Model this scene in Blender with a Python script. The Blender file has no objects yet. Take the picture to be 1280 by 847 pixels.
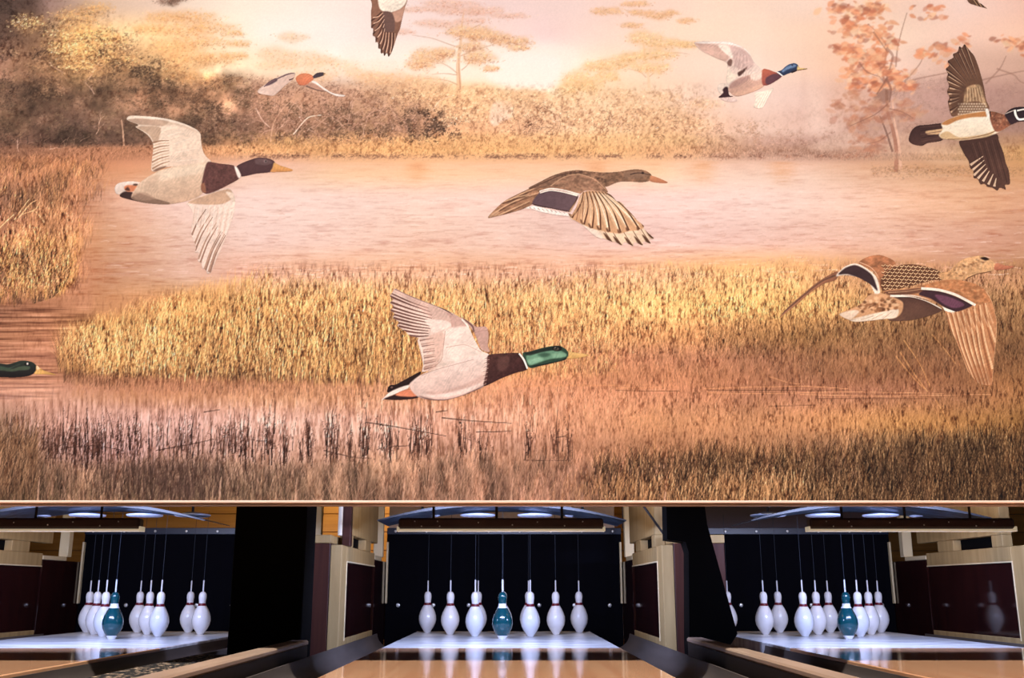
import bpy, math
import numpy as np
from mathutils import Vector

scene = bpy.context.scene
col = scene.collection

# ------------------------------------------------------------------ camera, world, lights
FPX, PITCH, YAW = 1244.0, 0.24554, -0.00221
CAM = np.array((0.0385, 0.0, 0.2561))
cd = bpy.data.cameras.new('camera'); cam = bpy.data.objects.new('camera', cd); col.objects.link(cam)
cd.sensor_width = 36.0; cd.lens = FPX / 1280 * 36.0; cd.clip_start = .02
cam.location = CAM; cam.rotation_euler = (math.pi / 2 + PITCH, 0, YAW)
scene.camera = cam

world = bpy.data.worlds.new('world'); scene.world = world; world.use_nodes = True
bg = world.node_tree.nodes['Background']; bg.inputs[0].default_value = (1.0, .86, .74, 1); bg.inputs[1].default_value = .035

vs = scene.view_settings
vs.view_transform = 'Standard'; vs.look = 'None'; vs.gamma = 1; vs.use_curve_mapping = False; vs.exposure = 0.0

WASH_Y, WASH_Z = 0.70, 4.96            # row of ceiling wall-washers in front of the print


def area(name, loc, aim, sx, sy, power, colour, spread=180):
    l = bpy.data.lights.new(name, 'AREA'); l.shape = 'RECTANGLE'; l.size = sx; l.size_y = sy; l.energy = power; l.color = colour; l.spread = math.radians(spread)
    o = bpy.data.objects.new(name, l); col.objects.link(o); o.location = loc
    o.rotation_euler = (Vector(aim) - Vector(loc)).to_track_quat('-Z', 'Y').to_euler()
    return o


area('wall_washer_wide', (0, WASH_Y, WASH_Z), (0, 3.5, 1.8), 9.0, .16, 315, (1.0, .985, .965))
area('wall_washer_low', (0, WASH_Y, WASH_Z), (0, 3.5, .2), 9.0, .16, 62, (1.0, .985, .965), 45)
for lx in (0.0, -2.0446, 1.8144):      # white-blue strip above each pin deck, on the light bar
    area('pin_deck_lamp', (lx, 4.56, .60), (lx, 5.55, .06), .86, .05, 25.0, (.50, .60, 1.0))
    area('pit_fill', (lx, 5.15, .98), (lx, 6.0, .45), 1.2, .10, 4.6, (1.0, .74, .42))  # unseen warm fill, added to bring up the plywood kickbacks
area('back_wall_fill', (-1.0, 7.55, 1.5), (-1.15, 8.1, .9), .5, .3, 16, (1.0, .74, .42))  # unseen warm fill, added to light the orange back wall


# ------------------------------------------------------------------ print painting
# The wall print is drawn into plain arrays (sRGB 0..255) in photo pixels * SS and
# becomes the colour attribute of the print's own mesh.
SS = 2
PX0, PX1, PY0, PY1 = -60, 1340, -40, 627          # painted area of the print
GW, GH = (PX1 - PX0) * SS, (PY1 - PY0) * SS
rng = np.random.default_rng(7)


def smooth(t):
    return t * t * (3 - 2 * t)


def noise(w, h, sx, sy, seed=0):
    r = np.random.default_rng(seed)
    nx, ny = int(w / sx) + 3, int(h / sy) + 3
    g = r.random((ny, nx)).astype(np.float32)
    x = np.arange(w, dtype=np.float32) / sx
    y = np.arange(h, dtype=np.float32) / sy
    xi, yi = x.astype(int), y.astype(int)
    fx, fy = smooth(x - xi), smooth(y - yi)
    a = g[yi][:, xi]; b = g[yi][:, xi + 1]; c = g[yi + 1][:, xi]; d = g[yi + 1][:, xi + 1]
    fx = fx[None]; fy = fy[:, None]
    return (a * (1 - fx) + b * fx) * (1 - fy) + (c * (1 - fx) + d * fx) * fy


def fbm(w, h, sx, sy, octv=4, seed=0, gain=.55):
    o = np.zeros((h, w), np.float32); a = 1; t = 0
    for i in range(octv):
        o += a * (noise(w, h, max(sx, 1.01), max(sy, 1.01), seed + 17 * i) - .5); t += a
        a *= gain; sx /= 2; sy /= 2
    return o / t * 2


class Canvas:
    def __init__(s, x0, y0, x1, y1, ss=SS):
        s.x0, s.y0, s.ss = x0, y0, ss
        s.w, s.h = int((x1 - x0) * ss), int((y1 - y0) * ss)
        s.c = np.zeros((s.h, s.w, 3), np.float32)
        s.a = np.zeros((s.h, s.w), np.float32)

    def blend(s, sl, cov, col, keep=False):
        cov = np.clip(cov, 0, 1)
        if keep: cov = cov * s.a[sl]
        s.c[sl] = s.c[sl] * (1 - cov[..., None]) + np.asarray(col, np.float32) * cov[..., None]
        if not keep: s.a[sl] = np.maximum(s.a[sl], cov)

    # batched little marks: arrays of points with colour and weight
    def splat(s, x, y, col, wt, amax=1.):
        X = (x - s.x0) * s.ss - .5; Y = (y - s.y0) * s.ss - .5
        ok = (X > 0) & (X < s.w - 2) & (Y > 0) & (Y < s.h - 2)
        if not ok.any(): return
        X, Y, col, wt = X[ok], Y[ok], col[ok], wt[ok]
        xi, yi = X.astype(int), Y.astype(int)
        fx, fy = X - xi, Y - yi
        r0, r1 = yi.min(), yi.max() + 2
        n = (r1 - r0) * s.w
        W = np.zeros(n); C = np.zeros((3, n))
        for dx in (0, 1):
            for dy in (0, 1):
                k = wt * (fx if dx else 1 - fx) * (fy if dy else 1 - fy)
                idx = (yi + dy - r0) * s.w + xi + dx
                W += np.bincount(idx, k, n)
                for j in range(3): C[j] += np.bincount(idx, k * col[:, j], n)
        W = W.reshape(-1, s.w); C = C.reshape(3, -1, s.w)
        cov = np.minimum(W, amax)
        m = C / np.maximum(W, 1e-6)
        s.blend(slice(r0, r1), cov, np.moveaxis(m, 0, 2))

    # grass: blade i leaves (x,y), rises L with a lean (px at the tip)
    def blades(s, x, y, L, lean, col, wd=1., alpha=1., nb=16, tip=1.15, order=True):
        if order:
            o = np.argsort(y, kind='stable')
        else:
            o = np.arange(len(x))
        for part in np.array_split(o, nb):
            if not len(part): continue
            m = int(max(4, np.percentile(L[part], 95) * s.ss * 1.15))
            t = np.linspace(0, 1, m)[None]
            px = x[part, None] + lean[part, None] * t ** 1.7
            py = y[part, None] - L[part, None] * t
            cc = col[part][:, None] * (.86 + (tip - .86) * t[..., None])
            wt = np.broadcast_to(alpha * (1 - .55 * t), px.shape).copy()
            wt *= (L[part, None] * s.ss / m)
            reps = [0.] if wd <= 1 else list(np.linspace(-wd / 2, wd / 2, int(wd * s.ss / 1.3) + 1) * .8)
            for d in reps:
                s.splat((px + d * (1 - .7 * t)).ravel(), py.ravel(), np.broadcast_to(cc, px.shape + (3,)).reshape(-1, 3), wt.ravel())

    def dabs(s, x, y, rx, ry, col, alpha=.8, ang=None, nb=8):
        k = 9
        for part in np.array_split(np.arange(len(x)), nb):
            if not len(part): continue
            q = rng.random((len(part), k)) * 2 * np.pi; r = np.sqrt(rng.random((len(part), k)))
            dx = np.cos(q) * r * np.broadcast_to(rx, x.shape)[part, None]; dy = np.sin(q) * r * np.broadcast_to(ry, x.shape)[part, None]
            if ang is not None:
                c, n = np.cos(ang[part, None]), np.sin(ang[part, None]); dx, dy = dx * c - dy * n, dx * n + dy * c
            s.splat((x[part, None] + dx).ravel(), (y[part, None] + dy).ravel(), np.repeat(col[part], k, 0), np.full(len(part) * k, alpha))

    def polymask(s, pts, feather=0.):
        P = (np.asarray(pts, float) - (s.x0, s.y0)) * s.ss
        f = int(feather * s.ss * 2) + 2
        x0 = max(0, int(P[:, 0].min()) - f); x1 = min(s.w, int(P[:, 0].max()) + f + 1)
        y0 = max(0, int(P[:, 1].min()) - f); y1 = min(s.h, int(P[:, 1].max()) + f + 1)
        if x1 <= x0 or y1 <= y0: return None, None
        w, h = x1 - x0, y1 - y0
        K = 3
        M = np.zeros((h, w), np.float32)
        for k in range(K):
            acc = np.zeros((h, w + 1), np.float32)
            yy = np.arange(h) + y0 + (k + .5) / K
            for (ax, ay), (bx, by) in zip(P, np.roll(P, -1, 0)):
                if ay == by: continue
                lo, hi = min(ay, by), max(ay, by)
                rows = np.nonzero((yy >= lo) & (yy < hi))[0]
                if not len(rows): continue
                xc = ax + (yy[rows] - ay) * (bx - ax) / (by - ay) - x0
                sg = 1. if by > ay else -1.
                xc = np.clip(xc, 0, w - 1e-3)
                xi = xc.astype(int); fr = xc - xi
                np.add.at(acc, (rows, xi), sg * (1 - fr)); np.add.at(acc, (rows, xi + 1), sg * fr)
            M += np.clip(np.abs(np.cumsum(acc, 1)[:, :w]), 0, 1)
        M /= K
        if feather > 0: M = blur(M, feather * s.ss)
        return (slice(y0, y1), slice(x0, x1)), M

    def poly(s, pts, col, alpha=1., feather=0., sm=True, keep=False, col2=None, ang=90, tex=None):
        P = curve(pts) if sm else np.asarray(pts, float)
        sl, M = s.polymask(P, feather)
        if sl is None: return
        c = np.asarray(col, np.float32)
        if col2 is not None:
            h, w = M.shape
            yy, xx = np.mgrid[0:h, 0:w]
            a = math.radians(ang); u = xx * math.cos(a) + yy * math.sin(a)
            ins = M > .3
            if ins.any():
                lo, hi = u[ins].min(), u[ins].max(); t = np.clip((u - lo) / max(hi - lo, 1e-3), 0, 1)[..., None]
                c = c * (1 - t) + np.asarray(col2, np.float32) * t
        if tex is not None:
            sx, sy, amp, sd = tex
            h, w = M.shape
            c = c * (1 + amp * fbm(w, h, sx * s.ss, sy * s.ss, 3, sd)[..., None])
        s.blend(sl, M * alpha, c, keep)

    def line(s, pts, col, w0=1., w1=None, alpha=1., keep=False, sm=True):
        P = curve(pts, closed=False) if sm and len(pts) > 2 else np.asarray(pts, float)
        w1 = w0 if w1 is None else w1
        d = np.gradient(P, axis=0); n = np.stack([-d[:, 1], d[:, 0]], 1); n /= np.maximum(np.linalg.norm(n, axis=1, keepdims=True), 1e-6)
        w = np.linspace(w0, w1, len(P))[:, None] / 2
        sl, M = s.polymask(np.concatenate([P + n * w, (P - n * w)[::-1]]))
        if sl is not None: s.blend(sl, M * alpha, col, keep)


def curve(pts, closed=True, n=5):
    P = np.asarray(pts, float)
    if len(P) < 3: return P
    if closed:
        a, b, c, d = np.roll(P, 1, 0), P, np.roll(P, -1, 0), np.roll(P, -2, 0)
    else:
        E = np.vstack([2 * P[0] - P[1], P, 2 * P[-1] - P[-2]]); a, b, c, d = E[:-3], E[1:-2], E[2:-1], E[3:]
    t = np.linspace(0, 1, n, endpoint=False)[:, None, None]
    k = .42
    m1, m2 = (c - a) * k, (d - b) * k
    Q = (2 * t**3 - 3 * t**2 + 1) * b + (t**3 - 2 * t**2 + t) * m1 + (-2 * t**3 + 3 * t**2) * c + (t**3 - t**2) * m2
    Q = np.swapaxes(Q, 0, 1).reshape(-1, 2)
    return Q if closed else np.vstack([Q, P[-1:]])


def blur(M, r):
    r = max(1, int(round(r / 1.6)))
    for ax in (0, 1):
        for _ in range(2):
            pad = [(0, 0)] * M.ndim; pad[ax] = (r + 1, r)
            C = np.cumsum(np.pad(M, pad, mode='edge'), axis=ax, dtype=np.float64)
            n = M.shape[ax]
            hi = np.take(C, np.arange(2 * r + 1, 2 * r + 1 + n), axis=ax); lo = np.take(C, np.arange(0, n), axis=ax)
            M = ((hi - lo) / (2 * r + 1)).astype(np.float32)
    return M

BASE = {  # row y: (x, r, g, b) ...
 5: "0 88 66 58|40 100 75 65|62 165 130 118|120 225 190 165|200 240 208 188|300 255 238 220|400 253 232 222|480 250 225 218|560 245 212 208|640 242 208 204|720 243 208 202|800 246 206 192|900 251 214 192|1000 250 212 192|1100 250 205 180|1200 248 208 192|1280 240 190 170",
 40: "0 92 70 58|45 125 95 75|80 205 160 115|140 238 200 158|200 244 208 163|260 255 232 205|330 255 242 230|430 252 232 225|520 250 222 215|600 248 215 205|680 245 208 205|760 245 208 195|850 252 214 190|950 253 215 192|1050 250 200 170|1120 250 210 185|1200 245 200 180|1280 240 190 165",
 80: "0 145 110 88|60 135 100 72|100 200 155 102|160 168 128 92|220 243 203 150|280 252 225 190|340 250 225 200|420 255 240 230|500 255 240 228|600 253 225 195|680 255 240 232|760 250 218 195|850 248 210 190|950 250 215 195|1050 243 190 160|1120 240 200 180|1180 215 170 150|1280 200 155 135",
 120: "0 130 98 75|60 85 65 50|130 105 82 62|200 150 112 85|260 185 140 105|330 185 140 112|420 185 140 115|500 200 155 120|560 235 190 145|640 240 200 160|700 250 215 180|780 245 205 170|860 240 200 175|940 240 205 190|1000 225 185 170|1060 215 165 142|1130 190 145 128|1200 175 130 118|1280 165 122 108",
 160: "0 105 80 60|80 75 58 48|150 92 72 58|230 122 94 74|300 138 104 84|380 150 112 88|450 155 118 88|520 170 125 95|580 225 170 125|660 225 175 135|740 240 195 150|820 235 185 135|880 230 180 145|950 225 185 165|1020 215 172 155|1080 180 137 118|1140 180 138 118|1200 160 120 105|1280 150 112 98",
 176: "0 100 74 58|80 82 62 50|150 100 76 60|240 135 100 76|300 165 122 84|360 190 145 95|420 204 152 102|520 218 164 108|640 228 174 118|760 236 184 128|860 220 172 122|950 200 156 135|1040 185 142 125|1120 185 145 125|1200 170 130 105|1280 170 125 92",
 188: "0 125 90 66|100 160 112 78|200 182 126 88|300 218 160 105|400 224 166 106|520 228 170 108|640 230 174 112|760 232 176 116|860 218 164 116|950 182 138 112|1040 168 126 103|1120 185 145 120|1200 185 145 108|1280 195 145 92",
 210: "0 165 115 75|80 172 118 78|160 205 145 105|240 220 165 125|320 230 185 165|420 238 190 150|520 240 188 145|620 240 190 150|720 240 190 150|820 240 192 150|900 235 195 170|1000 232 190 165|1080 215 165 130|1160 200 150 110|1280 205 150 100",
 250: "0 140 100 65|60 140 100 65|100 175 120 85|150 220 168 142|220 232 192 180|320 236 198 188|420 236 197 185|520 236 194 178|620 236 193 178|720 234 190 178|850 238 196 182|950 242 203 186|1050 238 193 168|1150 225 172 135|1230 215 160 118|1280 212 155 115",
 300: "0 165 115 75|60 178 124 78|100 190 135 95|160 210 155 125|230 226 182 165|320 230 188 178|420 232 188 174|520 228 180 160|620 228 182 165|720 226 180 165|820 228 182 168|920 225 178 160|1020 225 175 150|1120 222 170 140|1220 205 150 118|1280 195 140 105",
 340: "0 135 95 60|50 140 98 62|100 190 130 95|160 205 150 120|230 222 178 160|300 220 172 150|360 222 172 140|480 222 172 135|600 218 168 130|700 218 167 130|820 215 162 110|920 215 160 90|1000 205 150 85|1100 195 142 95|1200 185 135 95|1280 170 122 78",
 380: "0 140 95 60|50 165 112 75|110 190 132 98|170 195 140 85|230 200 148 76|320 208 158 78|450 210 160 84|600 208 158 82|750 212 162 86|880 215 162 82|980 202 152 76|1080 185 138 78|1180 150 108 65|1280 150 108 62",
 420: "0 165 110 72|60 185 125 80|110 185 132 65|200 175 130 62|300 180 135 65|420 188 140 68|540 200 148 74|660 203 148 78|780 200 145 78|880 185 132 72|980 145 105 58|1080 135 98 58|1180 135 95 55|1280 130 92 52",
 455: "0 180 122 92|60 188 128 94|110 150 105 60|200 138 98 55|320 150 108 58|440 172 124 68|560 200 145 88|680 200 140 85|780 190 130 85|880 170 115 75|980 150 102 68|1080 145 100 62|1180 135 92 58|1280 130 90 52",
 490: "0 200 140 115|80 195 138 110|160 185 125 88|260 190 130 90|360 205 145 100|480 210 150 105|600 208 145 100|700 205 140 95|800 195 130 85|900 182 120 78|1000 160 105 70|1100 150 98 65|1200 150 100 62|1280 155 105 58",
 530: "0 140 100 80|60 190 138 122|140 208 157 146|240 208 157 146|340 214 162 146|440 216 163 141|540 213 156 128|640 215 155 120|720 205 142 100|820 198 135 85|920 188 128 78|1020 190 130 75|1120 185 130 70|1200 165 115 62|1280 135 95 50",
 565: "0 85 62 48|60 145 105 92|140 185 136 128|240 168 122 110|340 192 142 124|440 186 136 113|540 175 125 100|640 180 128 100|720 170 118 85|820 165 112 72|920 160 110 68|1020 135 95 60|1120 105 78 48|1200 90 68 42|1280 85 62 36",
 595: "0 75 58 45|80 125 92 78|160 125 90 78|260 115 85 72|360 140 102 85|460 140 102 82|560 140 100 80|660 135 95 75|760 130 90 68|860 125 88 60|940 120 88 58|1040 95 70 48|1140 85 62 40|1220 82 60 36|1280 80 58 34",
 626: "0 80 60 48|100 110 82 68|200 105 78 65|300 110 82 68|400 120 88 72|500 120 86 70|600 125 88 70|700 130 92 72|800 145 102 72|900 150 108 68|1000 130 95 60|1100 95 70 45|1280 90 66 40"}


CORR = {0: "0 0 0 0|500 3 6 6|760 5 10 8|1000 4 10 12|1280 6 10 12", 60: "0 8 2 2|300 0 4 2|520 4 8 8|760 5 10 8|1000 4 12 14|1150 8 14 16|1280 14 16 16", 120: "0 14 8 8|260 14 8 8|420 10 10 8|760 6 8 6|960 8 12 14|1020 12 16 18|1170 20 22 24|1280 18 20 20",
 160: "0 16 8 8|260 12 8 8|420 12 10 10|960 8 10 12|1020 10 12 14|1170 20 20 22|1280 16 16 16", 200: "0 10 6 10|300 4 4 10|640 4 4 10|1000 6 6 10|1280 8 8 10",
 225: "0 8 6 16|120 6 8 10|300 6 14 14|640 6 14 16|1000 8 16 22|1150 12 16 22|1280 8 10 16", 300: "0 8 6 18|120 8 10 10|300 10 20 20|640 10 20 22|1000 12 20 28|1120 12 18 26|1280 12 14 22",
 345: "0 8 6 18|120 4 6 6|200 4 8 6|330 8 10 14|640 10 12 20|820 14 16 30|960 24 26 40|1150 10 10 18|1280 12 12 20",
 380: "0 8 6 18|120 4 6 6|180 12 12 26|400 12 10 34|700 16 16 38|950 32 32 44|1100 20 20 26|1280 14 14 20",
 425: "0 6 6 14|90 10 10 24|400 8 6 28|700 14 12 32|900 10 10 24|1000 6 6 12|1280 4 4 12", 470: "0 8 10 8|200 6 4 16|640 12 12 22|1000 8 8 14|1280 4 4 10",
 500: "0 10 16 18|300 10 16 24|600 10 14 26|1000 14 14 22|1280 6 6 12", 535: "0 8 14 12|300 10 16 14|600 8 12 18|1000 16 16 26|1200 8 8 12|1280 0 0 4",
 590: "0 6 6 0|300 18 18 10|640 16 16 12|860 6 4 8|1000 -4 -4 2|1280 -8 -8 0", 626: "0 8 8 0|300 16 16 6|640 12 12 10|1000 -4 -4 2|1280 -8 -8 0"}


def base_colour(xs, ys):
    return table(BASE, xs, ys) + table(CORR, xs, ys)


def table(BASE, xs, ys):
    rows = sorted(BASE)
    R = []
    for y in rows:
        a = np.array([[float(v) for v in q.split()] for q in BASE[y].split('|')])
        R.append(np.stack([np.interp(xs, a[:, 0], a[:, 1 + j]) for j in range(3)], -1))
    R = np.array(R)
    t = np.interp(ys, rows, np.arange(len(rows)))
    i = np.minimum(t.astype(int), len(rows) - 2); f = smooth(t - i)[:, None, None]
    return R[i] * (1 - f) + R[i + 1] * f


def pick(pal, n, jit=.08):
    pal = np.asarray(pal, float)
    c = pal[rng.integers(0, len(pal), n)]
    return c * (1 + rng.normal(0, jit, (n, 1)))


def paint_landscape():
    C = Canvas(PX0, PY0, PX1, PY1)
    xs = PX0 + (np.arange(GW) + .5) / SS; ys = PY0 + (np.arange(GH) + .5) / SS
    C.c[:] = base_colour(xs, ys); C.a[:] = 1
    B = C.c.copy()
    X, Y = np.meshgrid(xs, ys)

    def basecol(x, y):
        i = np.clip(((y - PY0) * SS).astype(int), 0, GH - 1); j = np.clip(((x - PX0) * SS).astype(int), 0, GW - 1)
        return B[i, j]
    U = lambda a, b, n: rng.uniform(a, b, n)
    # faint cloud mottling and paper grain
    C.c *= 1 + (.035 * fbm(GW, GH, 300, 120, 4, 3))[..., None]

    # ---------------- foliage helpers
    def leafmass(x0, x1, ytop, ybot, n, pal, rx=1.6, ry=1.2, alpha=.5, cl=18, thr=.0, seed=1, dark=.0):
        x = U(x0, x1, n * 2); x = x + rng.normal(0, 9, len(x)) * (np.minimum(x - x0, x1 - x) < 14); yt = np.interp(x, *ytop) if isinstance(ytop, tuple) else ytop
        yb = np.interp(x, *ybot) if isinstance(ybot, tuple) else ybot
        y = yt + (yb - yt) * rng.random(n * 2) + rng.normal(0, 3.5, n * 2)
        N = fbm(GW // 4, GH // 4, cl * SS / 4, cl * .7 * SS / 4, 4, seed)
        v = N[np.clip(((y - PY0) * SS / 4).astype(int), 0, GH // 4 - 1), np.clip(((x - PX0) * SS / 4).astype(int), 0, GW // 4 - 1)]
        k = v + rng.normal(0, .12, len(v)) > thr
        x, y, v = x[k][:n], y[k][:n], v[k][:n]
        c = pick(pal, len(x), .1) * (1 + dark * v[:, None])
        C.dabs(x, y, U(.6, 1, len(x)) * rx, U(.6, 1, len(x)) * ry, c, alpha, U(-.6, .6, len(x)))

    def crown(cs, pal_l, pal_d, n, r=1.5, alpha=.5, body=.55):
        r = r * 1.25; alpha = min(.7, alpha * 1.35)
        for cx, cy, rx, ry in cs:
            k = int(n * rx * ry / 300) + 12
            q = U(0, 2 * np.pi, k); d = np.sqrt(rng.random(k)) * (1.08 + .34 * rng.standard_normal(k))
            x = cx + rx * d * np.cos(q); y = cy + ry * d * np.sin(q)
            am = np.mean(pal_l, 0) * .6 + np.mean(pal_d, 0) * .4; ry = ry * 1.2
            gq = rng.uniform(0, 6.28)
            C.poly([(cx + rx * 1.02 * math.cos(w) * (1 + .18 * math.sin(3 * w + gq)), cy + ry * 1.05 * math.sin(w) * (1 + .25 * math.sin(4 * w + gq))) for w in np.linspace(0, 6.28, 14)[:-1]], am, body * .7, min(rx, ry) * .55)
            lo = (y - cy) / ry + rng.normal(0, .4, k) > .35
            c = np.where(lo[:, None], pick(pal_d, k), pick(pal_l, k))
            C.dabs(x, y, U(.7, 1.6, k) * r, U(.5, 1, k) * r, c, alpha, U(-.5, .5, k), nb=2)

    def twig(x, y, L, ang, col, w=1., alpha=.7, bend=.3, depth=1):
        p = [(x, y)]; a = ang
        for i in range(4):
            a += rng.normal(0, bend); x += L / 4 * math.cos(a); y -= L / 4 * math.sin(a); p.append((x, y))
        C.line(p, col, w, w * .45, alpha)
        if depth:
            for q in p[1:4]:
                twig(q[0], q[1], L * .5, a + rng.choice([-1, 1]) * rng.uniform(.4, .9), col, w * .6, alpha * .8, bend, depth - 1)

    gold = [(248, 194, 130), (240, 180, 114), (252, 206, 150), (228, 162, 104)]
    palegold = [(252, 208, 160), (248, 198, 148), (255, 222, 184), (240, 184, 142)]
    brown = [(150, 108, 80), (125, 92, 70), (170, 122, 90), (105, 78, 60)]
    dark = [(88, 64, 52), (104, 78, 62), (76, 54, 46), (122, 94, 74)]
    mauve = [(170, 128, 108), (150, 110, 92), (190, 146, 122), (132, 98, 82)]

    # far left wood: dark mass, olive clumps, lit crowns above it
    leafmass(-60, 330, ([-60, 60, 110, 170, 210, 250, 330], [60, 70, 85, 92, 100, 108, 112]), 184, 9000, [(112, 88, 66), (92, 72, 55), (128, 100, 74)], 2.2, 1.5, .35, 26, .05, 5)
    leafmass(-60, 300, ([-60, 40, 120, 200, 300], [95, 88, 85, 105, 130]), 182, 9000, dark, 2.4, 1.7, .45, 22, .08, 6)
    leafmass(-60, 75, 0, 75, 3200, [(78, 60, 50), (100, 76, 60), (66, 50, 44)], 2.6, 2, .4, 22, .0, 8)
    leafmass(0, 75, 62, 120, 1500, [(176, 132, 98), (150, 112, 84), (196, 146, 105)], 2.4, 1.6, .35, 16, .05, 9)
    crown([(95, 22, 26, 9), (118, 12, 22, 7), (105, 44, 36, 12), (86, 62, 24, 12), (118, 70, 34, 14), (140, 52, 20, 9), (150, 78, 22, 9), (95, 84, 22, 9), (35, 30, 20, 10)], gold, brown, 330, 1.5, .5)
    leafmass(110, 165, 38, 85, 700, [(104, 80, 60), (130, 98, 72)], 2, 1.4, .45, 9, .1, 12)
    leafmass(148, 215, 75, 130, 1700, [(96, 74, 58), (120, 92, 70), (78, 60, 48)], 2.1, 1.4, .45, 12, .0, 13)
    crown([(205, 22, 26, 6), (240, 22, 30, 7), (185, 37, 20, 5), (225, 38, 30, 7), (265, 34, 28, 6), (250, 52, 34, 8), (215, 60, 28, 8), (292, 42, 14, 4), (235, 74, 30, 9), (270, 74, 24, 7), (300, 55, 14, 4), (222, 92, 26, 9), (250, 100, 20, 8), (275, 104, 24, 8), (296, 70, 16, 4)], gold, [(222, 160, 110), (205, 145, 100), (190, 132, 95)], 190, 1.4, .42)
    crown([(212, 2, 13, 5), (222, -4, 14, 6)], [(120, 86, 72), (150, 104, 84)], dark, 300, 1.8, .5)
    crown([(262, 106, 20, 6), (285, 100, 22, 6), (232, 120, 22, 8), (205, 118, 18, 7), (256, 124, 16, 6)], brown, dark, 220, 1.6, .45)
    cl = fbm(GW, GH, 46, 38, 3, 121); zz = (np.clip((330 - X) / 40, 0, 1) * np.clip((Y - 70) / 40, 0, 1) * np.clip((184 - Y) / 6, 0, 1)).astype(np.float32)
    C.c *= 1 + (zz * np.clip(cl * .55, -.3, .3))[..., None]
    for x, y, L, a in ((62, 78, 26, -.9), (110, 100, 30, .9), (118, 118, 22, 2.2), (120, 168, 26, .9), (24, 190, 18, 2.3), (60, 188, 14, .8)):
        twig(x, y, L, a, (214, 168, 140), 1.1, .6)
    C.line([(155, 182), (154, 165), (152, 150)], (190, 145, 115), 2.2, 1.2, .8)
    for _ in range(40):
        twig(U(0, 130, 1)[0], U(170, 188, 1)[0], U(6, 18, 1)[0], U(.1, 3, 1)[0], (70, 54, 46) if rng.random() < .6 else (168, 126, 98), .8, .5, depth=0)

    # middle wood: hazy brush with pale dead branches
    leafmass(300, 540, ([300, 330, 360, 420, 480, 540], [100, 98, 100, 104, 112, 116]), 176, 7000, mauve, 1.8, 1.2, .38, 14, -.05, 21)
    leafmass(320, 530, ([320, 360, 420, 530], [130, 128, 135, 140]), 176, 4200, [(120, 92, 70), (104, 80, 62), (138, 104, 80)], 1.6, 1.2, .4, 11, .08, 22)
    crown([(365, 47, 20, 5), (345, 68, 26, 7), (385, 75, 36, 7), (350, 82, 26, 5), (420, 82, 34, 8), (460, 92, 26, 8), (395, 95, 30, 6), (480, 80, 24, 5)], palegold, [(226, 180, 140), (214, 165, 130)], 120, 1.2, .38)
    for _ in range(60):
        x = U(325, 520, 1)[0]
        twig(x, U(135, 172, 1)[0], U(16, 40, 1)[0], U(.3, 2.8, 1)[0], [(222, 178, 155), (202, 156, 132), (110, 82, 66)][rng.integers(0, 3)], .9, .5)
    C.line([(367, 168), (380, 152), (388, 146), (402, 144)], (236, 196, 172), 1.6, 1.0, .85); C.line([(378, 152), (374, 146)], (236, 196, 172), 1.2, .8, .8)
    C.line([(338, 178), (342, 155), (352, 138), (368, 122)], (205, 160, 132), 1.8, .8, .6)
    C.line([(320, 135), (328, 150), (338, 160)], (230, 188, 165), 1.6, .8, .6)
    leafmass(515, 570, 138, 172, 1500, [(98, 74, 60), (120, 90, 70), (84, 64, 54)], 1.6, 1.3, .45, 9, -.05, 23)
    C.line([(522, 172), (523, 150), (518, 138)], (165, 125, 98), 4, 2.4, .7); C.line([(521, 142), (508, 130)], (170, 128, 102), 1.4, .7, .7)

    C.poly([(430, 60), (520, 50), (640, 55), (720, 62), (712, 90), (690, 112), (660, 110), (640, 112), (610, 104), (560, 102), (520, 96), (470, 88), (440, 78)], (255, 238, 226), .75, 7)
    C.poly([(600, 70), (650, 66), (700, 74), (690, 108), (650, 108), (612, 100)], (255, 242, 234), .8, 5)
    # tall umbrella tree in the haze
    C.line([(574, 150), (574, 110), (573, 80), (576, 55), (577, 35), (580, 15)], (232, 180, 138), 7, 1.6, .6)
    C.line([(576, 112), (574, 88), (574, 66)], (196, 136, 106), 2.4, 1.2, .5)
    for p in ([(572, 92), (562, 84), (552, 79), (545, 80)], [(572, 106), (560, 101), (545, 99), (530, 98)], [(572, 94), (556, 92), (540, 93)], [(577, 88), (584, 82), (590, 72)], [(576, 70), (592, 64), (610, 58), (632, 50)], [(575, 60), (560, 55), (540, 48), (515, 44)], [(577, 45), (590, 36), (606, 28)]):
        C.line(p, (190, 138, 110), 1.5, .6, .55)
    crown([(585, 40, 26, 7), (600, 44, 18, 6), (640, 52, 24, 5), (622, 46, 16, 5), (540, 70, 22, 8), (526, 80, 18, 7), (556, 66, 16, 5), (598, 72, 22, 7), (590, 58, 16, 5), (614, 86, 10, 3), (648, 60, 14, 3)], palegold, [(222, 160, 112), (196, 134, 100), (180, 120, 94)], 420, 1.3, .5, .8)
    crown([(545, 30, 28, 4), (575, 14, 30, 5), (605, 14, 26, 5), (520, 12, 26, 3), (560, 5, 36, 4), (640, 20, 22, 3), (590, 26, 20, 3), (500, 40, 20, 3)], [(244, 196, 172), (238, 188, 166), (250, 210, 185)], [(222, 164, 140), (206, 148, 128)], 240, 1.2, .42, .6)
    crown([(500, 100, 26, 9), (530, 104, 30, 8), (545, 118, 26, 8), (470, 100, 24, 7), (590, 118, 30, 8), (620, 122, 26, 9), (600, 138, 34, 9), (560, 132, 28, 8), (632, 145, 14, 10), (580, 150, 30, 8), (655, 118, 26, 5), (520, 122, 26, 8)], palegold, [(222, 165, 122), (205, 148, 112), (180, 128, 100)], 210, 1.4, .42)
    C.poly([(612, 150), (616, 130), (628, 126), (640, 130), (641, 146), (628, 152), (618, 158)], (246, 212, 188), .75, 2)
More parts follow.
